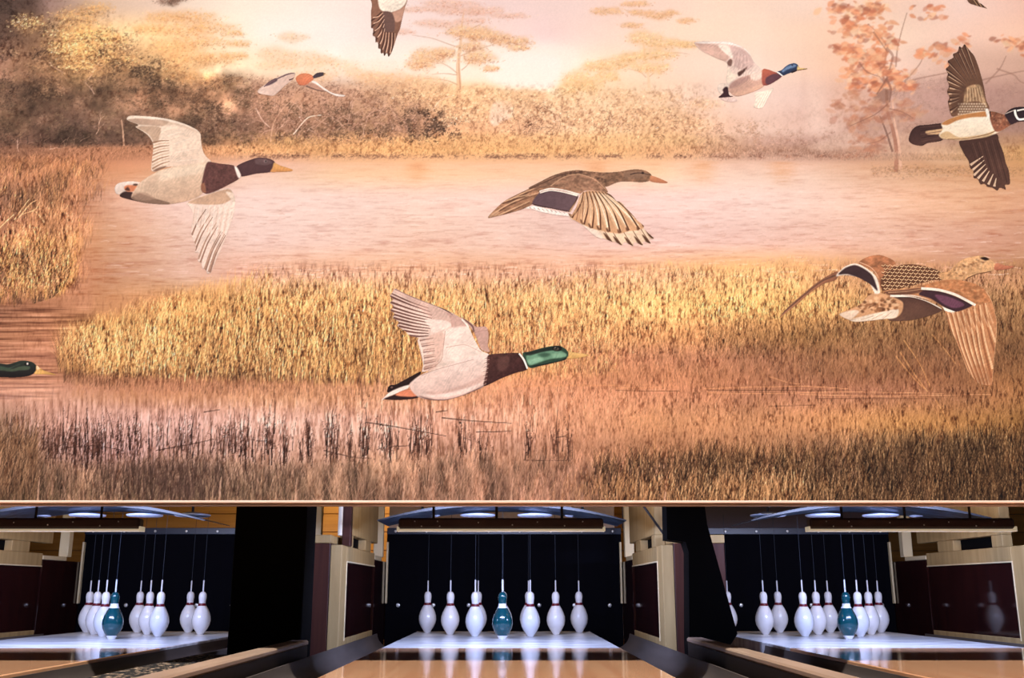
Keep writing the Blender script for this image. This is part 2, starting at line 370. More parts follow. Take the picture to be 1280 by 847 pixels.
    C.line([(541, 138), (550, 126), (566, 120)], (240, 200, 168), 1.5, 1, .8)
    # bright scrub, then the second, paler umbrella tree
    crown([(655, 128, 30, 9), (690, 130, 30, 10), (665, 145, 28, 9), (700, 148, 28, 8), (725, 128, 26, 10), (730, 150, 26, 8), (760, 148, 30, 9), (790, 135, 26, 9), (800, 155, 30, 8), (835, 140, 26, 9), (855, 152, 26, 8), (770, 120, 26, 7), (825, 122, 26, 6), (880, 130, 22, 6), (870, 160, 20, 7)], palegold, [(230, 176, 135), (214, 160, 122), (196, 142, 110)], 200, 1.3, .4)
    leafmass(640, 700, 130, 168, 900, [(190, 140, 110), (160, 116, 92), (214, 160, 120)], 1.4, 1.1, .4, 8, .1, 31)
    leafmass(720, 860, 140, 172, 900, [(190, 140, 108), (205, 155, 118)], 1.3, 1, .4, 8, .15, 32)
    for _ in range(26):
        twig(U(640, 800, 1)[0], U(145, 166, 1)[0], U(10, 24, 1)[0], U(.4, 2.7, 1)[0], [(235, 195, 175), (140, 102, 84), (165, 120, 96)][rng.integers(0, 3)], .8, .5)
    C.line([(812, 130), (811, 98), (806, 70), (804, 45)], (246, 204, 168), 4.5, 1.4, .7)
    for p in ([(808, 97), (800, 90), (785, 86)], [(812, 96), (818, 91)], [(806, 75), (825, 70), (845, 66), (862, 68)]):
        C.line(p, (190, 142, 114), 1.3, .6, .5)
    crown([(805, 48, 22, 7), (835, 55, 24, 5), (860, 56, 14, 4), (820, 68, 26, 6), (770, 80, 24, 7), (745, 84, 16, 6), (790, 72, 18, 5), (722, 100, 20, 9), (712, 112, 14, 7), (738, 108, 16, 7), (815, 85, 22, 6), (760, 96, 16, 5)], [(252, 210, 158), (250, 200, 144), (255, 222, 178)], [(236, 180, 124), (212, 152, 106)], 330, 1.3, .45, .85)
    crown([(795, 5, 18, 3), (800, 16, 16, 3), (822, 20, 18, 4), (838, 16, 10, 3), (858, 26, 12, 3), (790, 32, 14, 3), (760, 14, 20, 4)], [(246, 198, 150), (244, 190, 145)], [(220, 162, 122)], 300, 1.1, .45, .8)

    # mist with pale plumes, hazy hills on the right
    for x, y, rx, ry, a in ((930, 125, 40, 26, .35), (1020, 140, 14, 34, .35), (960, 165, 60, 10, .25), (1035, 160, 22, 12, .3), (1000, 110, 30, 20, .2)):
        m = np.exp(-((X - x) / rx)**2 - ((Y - y) / ry)**2) * a
        C.blend(slice(None), m.astype(np.float32), (252, 222, 205))
    n = fbm(GW, GH, 60, 300, 3, 77); m = np.clip(n, 0, 1) * np.exp(-((X - 985) / 70)**2 - ((Y - 120) / 45)**2)
    C.blend(slice(None), m * .5, (205, 160, 145))
    leafmass(880, 960, 155, 192, 1100, [(196, 150, 122), (176, 132, 108), (214, 168, 138)], 1.6, 1.1, .35, 9, .0, 33)
    leafmass(960, 1130, 168, 196, 1500, [(190, 148, 128), (168, 126, 106), (206, 164, 142)], 2, 1.2, .35, 12, .0, 34)
    C.poly([(1010, 185), (1040, 172), (1060, 166), (1075, 172), (1090, 180), (1060, 186), (1030, 190)], (236, 200, 180), .5, 4)
    C.poly([(1100, 180), (1120, 168), (1150, 165), (1180, 178), (1200, 195), (1150, 200), (1115, 198)], (222, 178, 150), .4, 5)
    C.poly([(1150, 190), (1175, 186), (1200, 192), (1215, 205), (1180, 206), (1160, 202)], (226, 184, 152), .5, 4)
    for cx, cy, rx, ry in ((1160, 120, 60, 22), (1240, 130, 60, 30), (1190, 150, 50, 14)):
        leafmass(cx - rx, cx + rx, cy - ry, cy + ry, 1500, [(178, 138, 124), (150, 114, 102), (196, 154, 138)], 4, 2.5, .3, 20, .0, int(cx))
    # autumn tree
    C.line([(1120, 215), (1121, 190), (1117, 165), (1110, 140), (1108, 110), (1104, 92), (1108, 60), (1096, 40)], (178, 122, 100), 5.5, 2, .8)
    C.line([(1126, 212), (1124, 180), (1118, 150), (1116, 125)], (232, 182, 156), 3.6, 2, .8)
    C.line([(1116, 190), (1108, 165), (1100, 145)], (128, 92, 80), 3, 1.6, .7)
    C.poly([(1092, 122), (1102, 112), (1112, 110), (1112, 126), (1100, 130)], (140, 98, 82), .6, 2)
    for p in ([(1120, 84), (1122, 62), (1127, 40), (1134, 16)], [(1131, 102), (1142, 90), (1150, 80), (1154, 72)], [(1109, 108), (1090, 84), (1070, 70)], [(1110, 60), (1100, 44), (1085, 30)], [(1131, 103), (1150, 98), (1180, 92), (1200, 88)], [(1232, 105), (1250, 86), (1258, 70)], [(1246, 86), (1268, 94), (1280, 104), (1330, 112)], [(1210, 105), (1245, 96), (1285, 88), (1330, 84)]):
        C.line(p, (158, 118, 102), 2.2, 1.2, .55)
    lf = [(252, 208, 172), (176, 108, 86), (236, 152, 110), (244, 172, 128), (222, 134, 96), (250, 190, 150), (200, 120, 92), (240, 164, 122)]
    for cx, cy, rx, ry, k in ((1072, 15, 22, 10, 40), (1050, 12, 16, 5, 14), (1092, 10, 14, 10, 26), (1062, 36, 18, 9, 34), (1090, 42, 20, 10, 34), (1108, 52, 14, 10, 18), (1058, 62, 14, 8, 18), (1082, 72, 22, 8, 34), (1064, 92, 8, 9, 16), (1100, 72, 16, 8, 20), (1092, 88, 24, 7, 36), (1118, 94, 16, 7, 26), (1075, 104, 14, 8, 16), (1092, 106, 14, 8, 16), (1128, 108, 22, 6, 22), (1048, 132, 8, 6, 10), (1066, 118, 10, 8, 10), (1090, 134, 22, 8, 24), (1124, 132, 20, 8, 20), (1070, 152, 16, 7, 18), (1100, 150, 22, 8, 22), (1136, 142, 18, 5, 16), (1084, 176, 20, 8, 20), (1085, 190, 16, 5, 14), (1155, 68, 10, 5, 12), (1160, 14, 18, 8, 12), (1175, 60, 20, 8, 10), (1190, 80, 14, 3, 8), (1205, 52, 12, 6, 8), (1265, 54, 16, 6, 20), (1285, 58, 20, 8, 24)):
        k = int(k * 1.7); x = cx + rx * rng.normal(0, .62, k); y = cy + ry * rng.normal(0, .66, k)
        fade = .8 if cy < 120 else .6
        for xx, yy in zip(x, y):
            a = rng.uniform(-.9, .6); L = rng.uniform(1.8, 7.5); w = L * rng.uniform(.35, .65); c0, s0 = math.cos(a), math.sin(a)
            P = [(xx + u * c0 - v * s0, yy + u * s0 + v * c0) for u, v in ((-L, 0), (-L * .2, -w), (L, 0), (-L * .2, w))]
            c = np.array(lf[rng.integers(0, len(lf))]) * rng.uniform(.92, 1.06)
            if cy > 112: c = c * .5 + np.array((168, 122, 104)) * .5
            C.poly(P, c, fade * rng.uniform(.5, 1), .5)

    for p, w, a in (([(1110, 96), (1104, 106), (1096, 118)], 3, .6), ([(1108, 98), (1114, 112), (1112, 128)], 3.4, .6), ([(1110, 130), (1096, 142), (1080, 150), (1062, 158)], 1.6, .55), ([(1112, 136), (1128, 140), (1142, 148)], 1.6, .5),
                    ([(1108, 60), (1116, 70), (1112, 88)], 4, .5), ([(1074, 78), (1084, 90), (1100, 96)], 2.2, .5), ([(1114, 165), (1100, 176), (1084, 180)], 1.8, .5), ([(1092, 40), (1102, 54), (1110, 66)], 2.4, .45)):
        C.line(p, (142, 98, 84), w, w * .5, a)
    # far bank: short gold grass and a ragged dark waterline
    ytop = ([-60, 60, 130, 290, 320, 420, 520, 640, 880, 960, 1090, 1180, 1340], [190, 186, 184, 182, 176, 172, 170, 166, 172, 186, 190, 192, 188])
    n = 15000; x = U(-60, 1340, n); yt = np.interp(x, *ytop); y = yt + (199 - yt) * rng.random(n) + 2
    c = basecol(x, y) * U(.80, 1.16, n)[:, None]
    C.blades(x, y, U(2, 5, n), rng.normal(0, 1.2, n), c, 1, .6, 8)
    n = 2600; x = U(300, 1090, n); y = rng.normal(195.5, 1.6, n) - .004 * (x - 640) * 0
    k = fbm(1400, 8, 16, 16, 3, 41)[4][(x + 60).astype(int)] + rng.normal(0, .15, n) > -.02
    x, y = x[k], y[k]
    C.dabs(x, y, 1.5, 1.0, pick([(128, 88, 72), (104, 70, 60), (158, 108, 84)], len(x)) * (1 + .25 * np.clip((x - 850) / 200, 0, 1))[:, None], .38)
    n = 700; x = U(1090, 1280, n); y = rng.normal(214, 4, n)
    C.dabs(x, y, 1.7, 1.1, pick([(150, 110, 84), (120, 86, 66), (190, 140, 90)], n), .35)

    # ---------------- water: long flat ripples
    wl = np.interp(xs, [-60, 75, 110, 160, 320, 1080, 1340], [212, 212, 214, 212, 200, 199, 222])[None]
    m = np.clip((Y - wl) / 4, 0, 1) * np.clip((np.interp(xs, [0, 200, 330, 800, 960, 1340], [385, 375, 352, 342, 326, 330])[None] - Y) / 14, 0, 1) * np.interp(xs, [60, 120], [0, 1])[None]
    amp = np.interp(ys, [198, 230, 300, 345], [.3, .65, 1.05, 1.2])[:, None]
    rp = fbm(GW, GH, 40, 4.2, 3, 51, .6) + .3 * fbm(GW, GH, 90, 7, 2, 52)
    rp = rp + .25 * fbm(GW, GH, 12, 2.4, 2, 53)
    dk = np.clip(rp - .08, 0, 1) * amp * m
    C.c -= dk[..., None] * np.array((30, 42, 42), np.float32)
    lt = np.clip(-rp - .18, 0, 1) * amp * m
    C.c += lt[..., None] * np.array((16, 22, 26), np.float32)
    n = 2600; y = 204 + 144 * np.sqrt(rng.random(n)); x = U(120, 1280, n)
    for yy, xx in zip(y[:900], x[:900]):
        L = rng.uniform(5, 20) * (yy - 150) / 150
        C.line([(xx, yy), (xx + L * .3, yy + rng.normal(0, .5)), (xx + L * .65, yy - rng.normal(0.2, .5)), (xx + L, yy + rng.normal(0, .5))], (205, 156, 138) if rng.random() < .72 else (250, 220, 208), .4, 1., .5 * min(1, (yy - 190) / 90))
    for xx in (522, 748, 880, 978):           # warm reflections of trunks
        g = np.exp(-((X - xx) / 16)**2) * np.clip((Y - 200) / 4, 0, 1) * np.clip((238 - Y) / 26, 0, 1)
        C.blend(slice(None), (g * .38 * (1 + .5 * rp)).astype(np.float32), (224, 152, 100))

    # ---------------- left marsh
    edge = lambda y: np.interp(y, [195, 230, 260, 300, 330, 355, 372, 392], [150, 118, 104, 100, 98, 88, 70, 8])
    n = 9000; y = U(198, 384, n); x = -60 + (edge(y) + 60 + rng.normal(0, 9, n) + 12 * np.sin(y / 9)) * rng.random(n)**.8
    base = basecol(x, y)
    d = fbm(GW // 2, GH // 2, 14, 12, 3, 61)[((y - PY0)).astype(int), (x - PX0).astype(int)]
    k = np.clip(1 + .95 * d + rng.normal(0, .13, n), .42, 1.32)
    c = base * k[:, None]; c = np.where(rng.random(n)[:, None] < .25, pick([(212, 148, 92), (226, 164, 100), (190, 128, 80)], n), c)
    C.blades(x, y, U(8, 22, n) * np.interp(y, [200, 260, 380], [.45, .9, 1.1]), rng.normal(1.5, 4, n), c, 1, .55, 22)
    n = 1300; y = U(318, 380, n); x = np.minimum(edge(y) - 4, U(-60, 92, n)); C.blades(x, y, U(6, 16, n), rng.normal(0, 3, n), pick([(82, 62, 40), (66, 50, 34), (100, 74, 46)], n), 1, .5, 6)
    n = 1400; y = U(300, 376, n); x = np.minimum(edge(y) + rng.normal(2, 3, n), U(-60, 104, n)); C.blades(x, y, U(8, 22, n), rng.normal(2, 5, n), pick([(226, 166, 98), (206, 146, 84), (238, 182, 116)], n), 1, .55, 8)
    for p in ([(0, 285), (10, 275), (18, 268)], [(18, 275), (30, 258), (37, 249)], [(24, 272), (38, 255), (47, 250)], [(42, 262), (50, 270), (56, 279)], [(28, 268), (44, 262), (50, 252)]):
        C.line(p, (226, 172, 120), 1.5, .9, .8)
    # water below the left marsh: streaks and reflections
    m = (np.clip((Y - 376) / 8, 0, 1) * np.clip((140 - X - (Y - 380) * .5) / 30, 0, 1) * np.clip((505 - Y) / 12, 0, 1)).astype(np.float32)
    st = fbm(GW, GH, 110, 4.5, 3, 71)
    C.c -= (np.clip(st, 0, 1) * m)[..., None] * np.array((95, 80, 62), np.float32)
    C.c += (np.clip(-st - .1, 0, 1) * m)[..., None] * np.array((60, 55, 50), np.float32)

    # ---------------- middle marsh
    topx = [70, 90, 120, 170, 200, 250, 300, 340, 420, 480, 560, 640, 700, 790, 815, 830, 870, 920, 950, 985, 1040, 1120, 1200, 1280, 1340]
    topy = [432, 420, 404, 388, 380, 364, 350, 345, 346, 345, 347, 344, 338, 334, 328, 324, 326, 332, 322, 316, 320, 322, 326, 322, 320]
    top = lambda x: np.interp(x, topx, topy)
    bot = lambda x: np.interp(x, [70, 120, 300, 420, 520, 640, 760, 900, 1000, 1340], [458, 468, 476, 480, 484, 470, 468, 470, 470, 470])
    n = 30000; x = U(72, 1340, n); t = rng.random(n); y = top(x) + 8 + (bot(x) - top(x) - 8) * t**.9
    N1 = fbm(GW // 2, GH // 2, 9, 16, 3, 81); d = N1[(y - PY0).astype(int), (x - PX0).astype(int)]
    lim = np.interp(x, [70, 600, 900, 1340], [1.0, .55, .8, .9])
    kk = np.clip(1 + lim * .95 * d + rng.normal(0, .12, n), .5, 1.22)
    c = basecol(x, y) * kk[:, None]
    long_ = np.interp(x, [70, 400, 600, 760, 1340], [24, 20, 14, 10, 10])
    C.blades(x, y, U(.4, 1.1, n) * long_ * np.interp(y, [330, 470], [.65, 1.15]), rng.normal(1, 3.2, n), c, 1, .6, 40)
    # dark stems between the tufts, strongest low on the left
    n = 3600; x = U(80, 760, n); t = rng.random(n); y = top(x) + 22 + (bot(x) - top(x) - 20) * t**.6
    C.blades(x, y, U(8, 22, n), rng.normal(0, 2, n), pick([(112, 76, 52), (90, 58, 42), (134, 94, 62)], n), 1, .42, 24, 1.0)
    n = 3000; x = U(880, 1340, n); y = U(380, 450, n); C.blades(x, y, U(6, 15, n), rng.normal(0, 3, n), pick([(98, 68, 42), (80, 54, 36), (120, 84, 52)], n), 1, .38, 16, 1.0)
    n = 1400; x = U(78, 520, n); y = bot(x) - U(0, 32, n); C.blades(x, y, U(8, 26, n), rng.normal(0, 2, n), pick([(62, 46, 36), (84, 60, 44)], n), 1, .5, 8, 1.0)
    zone = (np.clip((X - 78) / 24, 0, 1) * np.clip((620 - X) / 140, 0, 1) * np.clip((Y - top(xs)[None] - 26) / 40, 0, 1) * np.clip((bot(xs)[None] + 4 - Y) / 8, 0, 1)).astype(np.float32)
    gap = np.clip(.35 + 1.1 * fbm(GW, GH, 9, 40, 3, 83), 0, 1) * zone
    C.blend(slice(None), np.minimum(gap * 1.15, .95), (104, 70, 50))
    # lit blades on top
    n = 1500; x = 82 + 500 * rng.random(n); y = top(x) + 46 + (bot(x) - top(x) - 44) * rng.random(n)**.7
    C.blades(x, y, U(22, 48, n), rng.normal(2, 7, n), pick([(236, 180, 112), (216, 158, 94), (246, 196, 132), (190, 134, 80)], n), 1.2, .6, 20)
    n = 7000; x = 75 + 700 * rng.random(n)**.9; t = rng.random(n); y = top(x) + 14 + (bot(x) - top(x) - 8) * t
    C.blades(x, y, U(.5, 1.2, n) * np.interp(x, [70, 400, 780], [30, 26, 12]) * np.interp(y, [340, 470], [.7, 1.2]), rng.normal(1.5, 5, n), pick([(246, 192, 126), (234, 178, 112), (252, 206, 144), (214, 156, 98)], n), 1, .62, 40)
    n = 9000; x = U(700, 1340, n); y = top(x) + 6 + 100 * rng.random(n)**1.2
    C.blades(x, y, U(3, 9, n), rng.normal(.5, 2.6, n), pick([(250, 198, 132), (238, 184, 118), (220, 164, 106)], n) * np.interp(x, [700, 950, 1150, 1340], [1.03, 1, .82, .8])[:, None] * np.interp(y, [330, 380, 440], [1.02, .98, .72])[:, None], 1, .42, 30)
    # reed tips rising over the water's edge, reflections and stray stems below
    n = 500; x = U(75, 340, n); C.blades(x, top(x) + U(4, 18, n), U(10, 24, n), rng.normal(2, 4, n), pick([(246, 194, 128), (226, 170, 108)], n), 1, .7, 6)
    n = 260; x = U(72, 118, n); C.blades(x, U(440, 470, n), U(14, 44, n), rng.normal(-4, 5, n), pick([(240, 182, 122), (96, 66, 48), (214, 152, 100)], n), 1, .6, 4)
    n = 3600; x = U(90, 620, n); y = bot(x) + 32 * rng.random(n)**1.3; C.blades(x, y + 6, -U(-14, -4, n), rng.normal(0, 1.2, n), pick([(212, 154, 104), (160, 108, 76), (230, 172, 122), (188, 130, 92)], n), 1, .28, 10)

    n = 1500; x = 80 + 520 * rng.random(n)**1.3; y = bot(x) + 4 + 16 * rng.random(n); C.blades(x, y, U(5, 16, n), rng.normal(0, 1.5, n), pick([(112, 76, 56), (92, 60, 46), (150, 104, 76)], n), 1, .34, 8, 1.)
    # ---------------- brown tangle on the right of the lower water
    n = 9000; x = 600 + 740 * rng.random(n)**.85; y = U(430, 556, n)
    k = U(.78, 1.2, n); c = basecol(x, y) * k[:, None]
    C.blades(x, y, U(6, 20, n), rng.normal(1, 6, n), c, 1, .45, 24)
    n = 900; x = 560 + 780 * rng.random(n); y = U(440, 545, n); C.blades(x, y, U(12, 40, n), rng.normal(-2, 14, n), pick([(226, 158, 104), (206, 140, 90), (236, 176, 124)], n) * np.interp(x, [560, 900, 1280], [1.04, .95, .85])[:, None], 1, .42, 12)
    n = 700; x = 640 + 700 * rng.random(n); y = U(440, 520, n); C.blades(x, y, U(6, 22, n), rng.normal(0, 5, n), pick([(110, 76, 54), (128, 88, 60), (92, 64, 46)], n), 1, .35, 8, 1.)
    for p, w in (([(640, 483), (700, 482), (815, 481)], 1.2), ([(770, 485), (830, 484)], 1), ([(880, 486), (940, 484), (1010, 483), (1060, 486)], 1.4), ([(885, 491), (960, 492), (1060, 490), (1180, 492)], 1.2), ([(960, 470), (985, 478), (1000, 480)], 1.4), ([(1000, 493), (1100, 495), (1240, 493)], 1.1)):
        C.line(p, (220, 154, 104), w, w * .6, .55)
    for p in ([(770, 488), (850, 489)], [(885, 488), (970, 488), (1040, 488)], [(1020, 498), (1160, 498)], [(960, 508), (1020, 506)]):
        C.line(p, (120, 78, 54), 1, .8, .5)
    for p in ([(1165, 418), (1180, 435), (1195, 455)], [(1130, 425), (1150, 455), (1165, 488)], [(1120, 445), (1140, 470), (1156, 486)], [(1170, 500), (1182, 520), (1192, 545)], [(1125, 440), (1145, 470), (1160, 490)]):
        C.line(p, (214, 152, 92), 1.3, .8, .6)

    # ---------------- lower water on the left: fine ripples, dark reeds
    m = (np.clip((Y - 486) / 14, 0, 1) * np.clip((590 - Y) / 25, 0, 1) * np.clip((760 - X) / 90, 0, 1)).astype(np.float32)
    r2 = fbm(GW, GH, 5, 34, 3, 91)
    C.c -= (np.clip(r2, 0, 1) * m)[..., None] * np.array((62, 60, 58), np.float32)
    C.c += (np.clip(-r2 - .1, 0, 1) * m)[..., None] * np.array((30, 34, 38), np.float32)
    n = 900; x = U(-60, 700, n); C.blades(x, U(505, 575, n), U(10, 40, n), rng.normal(.5, 2, n), pick([(160, 112, 96), (178, 126, 104), (140, 96, 84)], n), 1, .32, 6, 1.)
    den = np.concatenate([rng.normal(c, s, k) for c, s, k in ((30, 14, 34), (75, 16, 70), (120, 16, 70), (160, 12, 40), (235, 8, 14), (285, 10, 30), (305, 6, 22), (335, 6, 26), (355, 5, 14), (385, 6, 24), (412, 7, 34), (438, 3, 12), (455, 5, 20), (483, 5, 26), (520, 6, 26), (535, 4, 18), (578, 3, 16), (600, 8, 10), (662, 3, 14), (692, 4, 14), (712, 3, 6), (200, 20, 24), (255, 12, 14))])
    n = len(den); yb = rng.normal(572, 13, n); dkc = pick([(84, 48, 38), (104, 64, 50), (66, 36, 30)], n)
    C.blades(den, yb, U(14, 62, n), rng.normal(.5, 4, n), dkc, 1.0, .95, 4, 1.)
    w_ = rng.random(n) < .4; C.blades(den[w_], yb[w_], U(14, 44, int(w_.sum())), rng.normal(.5, 3, int(w_.sum())), dkc[w_] * .8, 1.5, .7, 4, 1.)
    C.dabs(den + rng.normal(0, 1.5, n), yb - U(4, 34, n), 1.1, 2.6, dkc * .85, .8)
    C.dabs(np.repeat(den, 2) + rng.normal(0, 2.5, 2 * n), np.repeat(yb, 2) - U(0, 30, 2 * n), 1.0, 2.0, np.repeat(dkc, 2, 0), .6)
    for p in ([(80, 560), (100, 558), (120, 557), (150, 562)], [(56, 572), (80, 573)], [(195, 563), (235, 556), (268, 549)], [(458, 528), (480, 531), (520, 538), (558, 545)], [(470, 530), (500, 534)], [(552, 522), (590, 526), (640, 529)], [(595, 540), (640, 539)], [(405, 563), (440, 571), (465, 573)], [(320, 551), (335, 551)], [(490, 558), (512, 557)], [(655, 575), (700, 576), (715, 574)], [(545, 515), (560, 513)], [(255, 515), (275, 512)], [(695, 547), (708, 545)]):
        C.line(p, (82, 54, 46), 1.4, .8, .75)

    # ---------------- blurred sedge along the bottom
    tb = lambda x: np.interp(x, [-60, 0, 30, 60, 120, 180, 240, 330, 420, 560, 650, 740, 800, 880, 960, 1040, 1100, 1180, 1280, 1340], [530, 535, 545, 582, 590, 578, 574, 588, 582, 572, 580, 572, 568, 562, 562, 556, 548, 545, 540, 540])
    n = 15000; x = U(-60, 1340, n); y = tb(x) + 8 + (640 - tb(x)) * rng.random(n)
    N2 = fbm(GW // 2, GH // 2, 12, 26, 3, 95); d = N2[np.clip((y - PY0).astype(int), 0, GH // 2 - 1), (x - PX0).astype(int)]
    c = basecol(x, np.minimum(y, 626)) * np.clip(1 + 1.0 * d + rng.normal(0, .12, n), .5, 1.5)[:, None]
    C.blades(x, y, U(10, 30, n), rng.normal(1, 5, n), c, 1.4, .42, 24)
    n = 1500; x = U(-60, 740, n); y = tb(x) + 14 + (640 - tb(x)) * rng.random(n)
    C.blades(x, y, U(14, 34, n), rng.normal(2, 6, n), pick([(176, 132, 104), (152, 112, 92), (196, 146, 112), (120, 86, 72)], n), 1.3, .34, 10)
    n = 1100; x = rng.normal(215, 60, n); C.blades(x, U(585, 632, n), U(8, 26, n), rng.normal(0, 4, n), pick([(78, 56, 48), (96, 68, 58)], n), 1.3, .38, 8, 1.)
    n = 1300; x = U(-60, 46, n); y = U(560, 630, n); C.blades(x, y, U(20, 50, n), rng.normal(4, 8, n), pick([(70, 50, 40), (92, 66, 50), (128, 94, 68), (156, 116, 84)], n), 1.3, .5, 10)
    n = 5200; x = 740 + 600 * rng.random(n); y = tb(x) + 12 + (640 - tb(x)) * rng.random(n)
    C.blades(x, y, U(10, 30, n), rng.normal(1, 6, n), pick([(62, 44, 30), (48, 34, 26), (84, 60, 42), (104, 74, 50)], n), 1.2, .45, 20, 1.05)
    n = 2600; x = 740 + 600 * rng.random(n)**.9; y = tb(x) + 4 + (640 - tb(x)) * rng.random(n)
    C.blades(x, y, U(10, 34, n), rng.normal(1, 7, n), pick([(212, 156, 100), (182, 130, 82), (150, 106, 68), (226, 170, 112)], n) * np.interp(x, [740, 1000, 1340], [1.0, .86, .8])[:, None], 1, .5, 16)
    n = 900; x = np.concatenate([rng.normal(945, 48, 520), rng.normal(800, 60, 380)]); C.blades(x, U(606, 640, n), U(12, 32, n), rng.normal(2, 5, n), pick([(222, 162, 106), (190, 134, 88), (232, 176, 120), (150, 104, 68)], n), 1.2, .42, 8)
    for x0 in (48, 275, 370, 832, 640, 505):
        C.line([(x0 - 1, 632), (x0, 612), (x0 + 2, 596)], (206, 156, 124), 3.5, 1, .6)
    TX = {0: "0 6 0 0|60 3 0 0|100 0 0 0|280 0 0 0|1280 0 0 0", 60: "0 6 0 0|130 5 0 0|220 2 0 0|300 0 0 0|1280 0 0 0",
          98: "0 4 0 0|260 3 0 0|330 0 0 0|1280 0 0 0", 116: "0 4 0 0|260 4 0 0|500 4 0 0|560 4 0 0|880 3 0 0|920 0 0 0|1060 1 0 0|1280 1 0 0", 165: "0 4 0 0|300 4 0 0|560 5 0 0|640 5 0 0|880 4 0 0|930 1 0 0|1060 2 0 0|1280 2 0 0",
          190: "0 5 0 0|300 5 0 0|900 4 0 0|980 3 0 0|1100 1 0 0|1280 4 0 0", 200: "0 6 0 0|110 5 0 0|150 0 0 0|1280 0 0 0", 320: "0 8 0 0|85 8 0 0|120 0 0 0|1280 0 0 0",
          345: "0 8 0 0|85 8 0 0|120 0 0 0|280 0 0 0|330 6 0 0|1280 7 0 0", 385: "0 3 0 0|90 2 0 0|160 3 0 0|230 8 0 0|1280 7 0 0", 420: "0 2 0 0|70 3 0 0|110 8 0 0|1280 6 0 0", 465: "0 1 0 0|80 2 0 0|120 7 0 0|500 5 0 0|1280 5 0 0",
          490: "0 1 0 0|300 3 0 0|640 4 0 0|900 6 0 0|1280 7 0 0", 550: "0 6 0 0|60 4 0 0|700 4 0 0|760 5 0 0|1280 7 0 0", 600: "0 5 0 0|700 4 0 0|800 7 0 0|1280 8 0 0"}
    tx = (table(TX, xs, ys)[..., 0] / 10).astype(np.float32)
    st_ = np.clip((Y - 190) / 30, 0, 1)
    sp = fbm(GW, GH, 7, 8, 3, 101, .75) * (1 - st_) + 1.1 * fbm(GW, GH, 4.5, 15, 3, 103, .75) * st_ + .4 * fbm(GW, GH, 18, 24, 2, 102)
    dkm = np.clip(-sp - .05, 0, 1); ltm = np.clip(sp - .05, 0, 1)
    C.c *= 1 - (tx * dkm)[..., None] * np.array((.62, .82, .9), np.float32) + (tx * ltm)[..., None] * np.array((.22, .24, .3), np.float32)
    C.c *= 1 + (tx * .16 * fbm(GW, GH, 90, 60, 3, 111))[..., None]
    for rad, amt in ((9, .35), (3, .45), (1.1, .75)):           # leaf and stem contrast at three sizes, hue kept
        lum = C.c @ np.array((.3, .55, .15), np.float32)
        gain = np.clip((lum - blur(lum, rad * SS)) / np.maximum(lum, 30) * amt * np.minimum(tx * 1.3, .95), -.55, .22)
        tint = np.where(gain[..., None] < 0, np.array((.9, 1.05, 1.1), np.float32), np.array((.8, 1, 1.25), np.float32))
        C.c = C.c * (1 + gain[..., None] * tint)
    GRADE = {0: "0 0 0 0", 45: "0 4 4 4|70 8 8 4|110 16 14 6|240 8 4 2|330 0 0 0|1280 0 0 0", 110: "0 8 8 8|200 8 6 4|420 5 4 3|600 4 3 1|900 0 0 0", 160: "0 8 8 8|300 7 5 3|560 4 2 1|900 0 0 0", 198: "0 8 5 4|110 8 5 4|200 2 1 1|1280 1 1 1",
             280: "0 9 5 4|95 9 5 4|140 0 0 0|1280 0 0 0", 345: "0 8 5 3|95 6 4 2|140 0 0 0|300 4 1 -1|900 9 6 3|1280 5 3 2", 390: "0 4 3 2|140 4 2 0|220 8 3 -1|640 9 4 0|950 14 9 4|1150 7 4 2|1280 5 3 2", 450: "0 2 2 2|120 5 2 0|640 6 3 0|950 6 4 2|1280 4 3 2",
             520: "0 8 8 8|300 11 11 10|640 8 8 7|1000 6 6 6|1280 4 4 4", 590: "0 5 6 8|560 6 9 13|760 4 4 6|1280 -2 -2 -4"}
    C.c *= 1 + table(GRADE, xs, ys).astype(np.float32) / 100
    C.c = np.clip(C.c, 18, 255)
    C.c *= 1 + (.04 * (noise(GW, GH, 2, 2, 5) - .5))[..., None]
    C.c = np.clip(C.c, 0, 255)
    return C

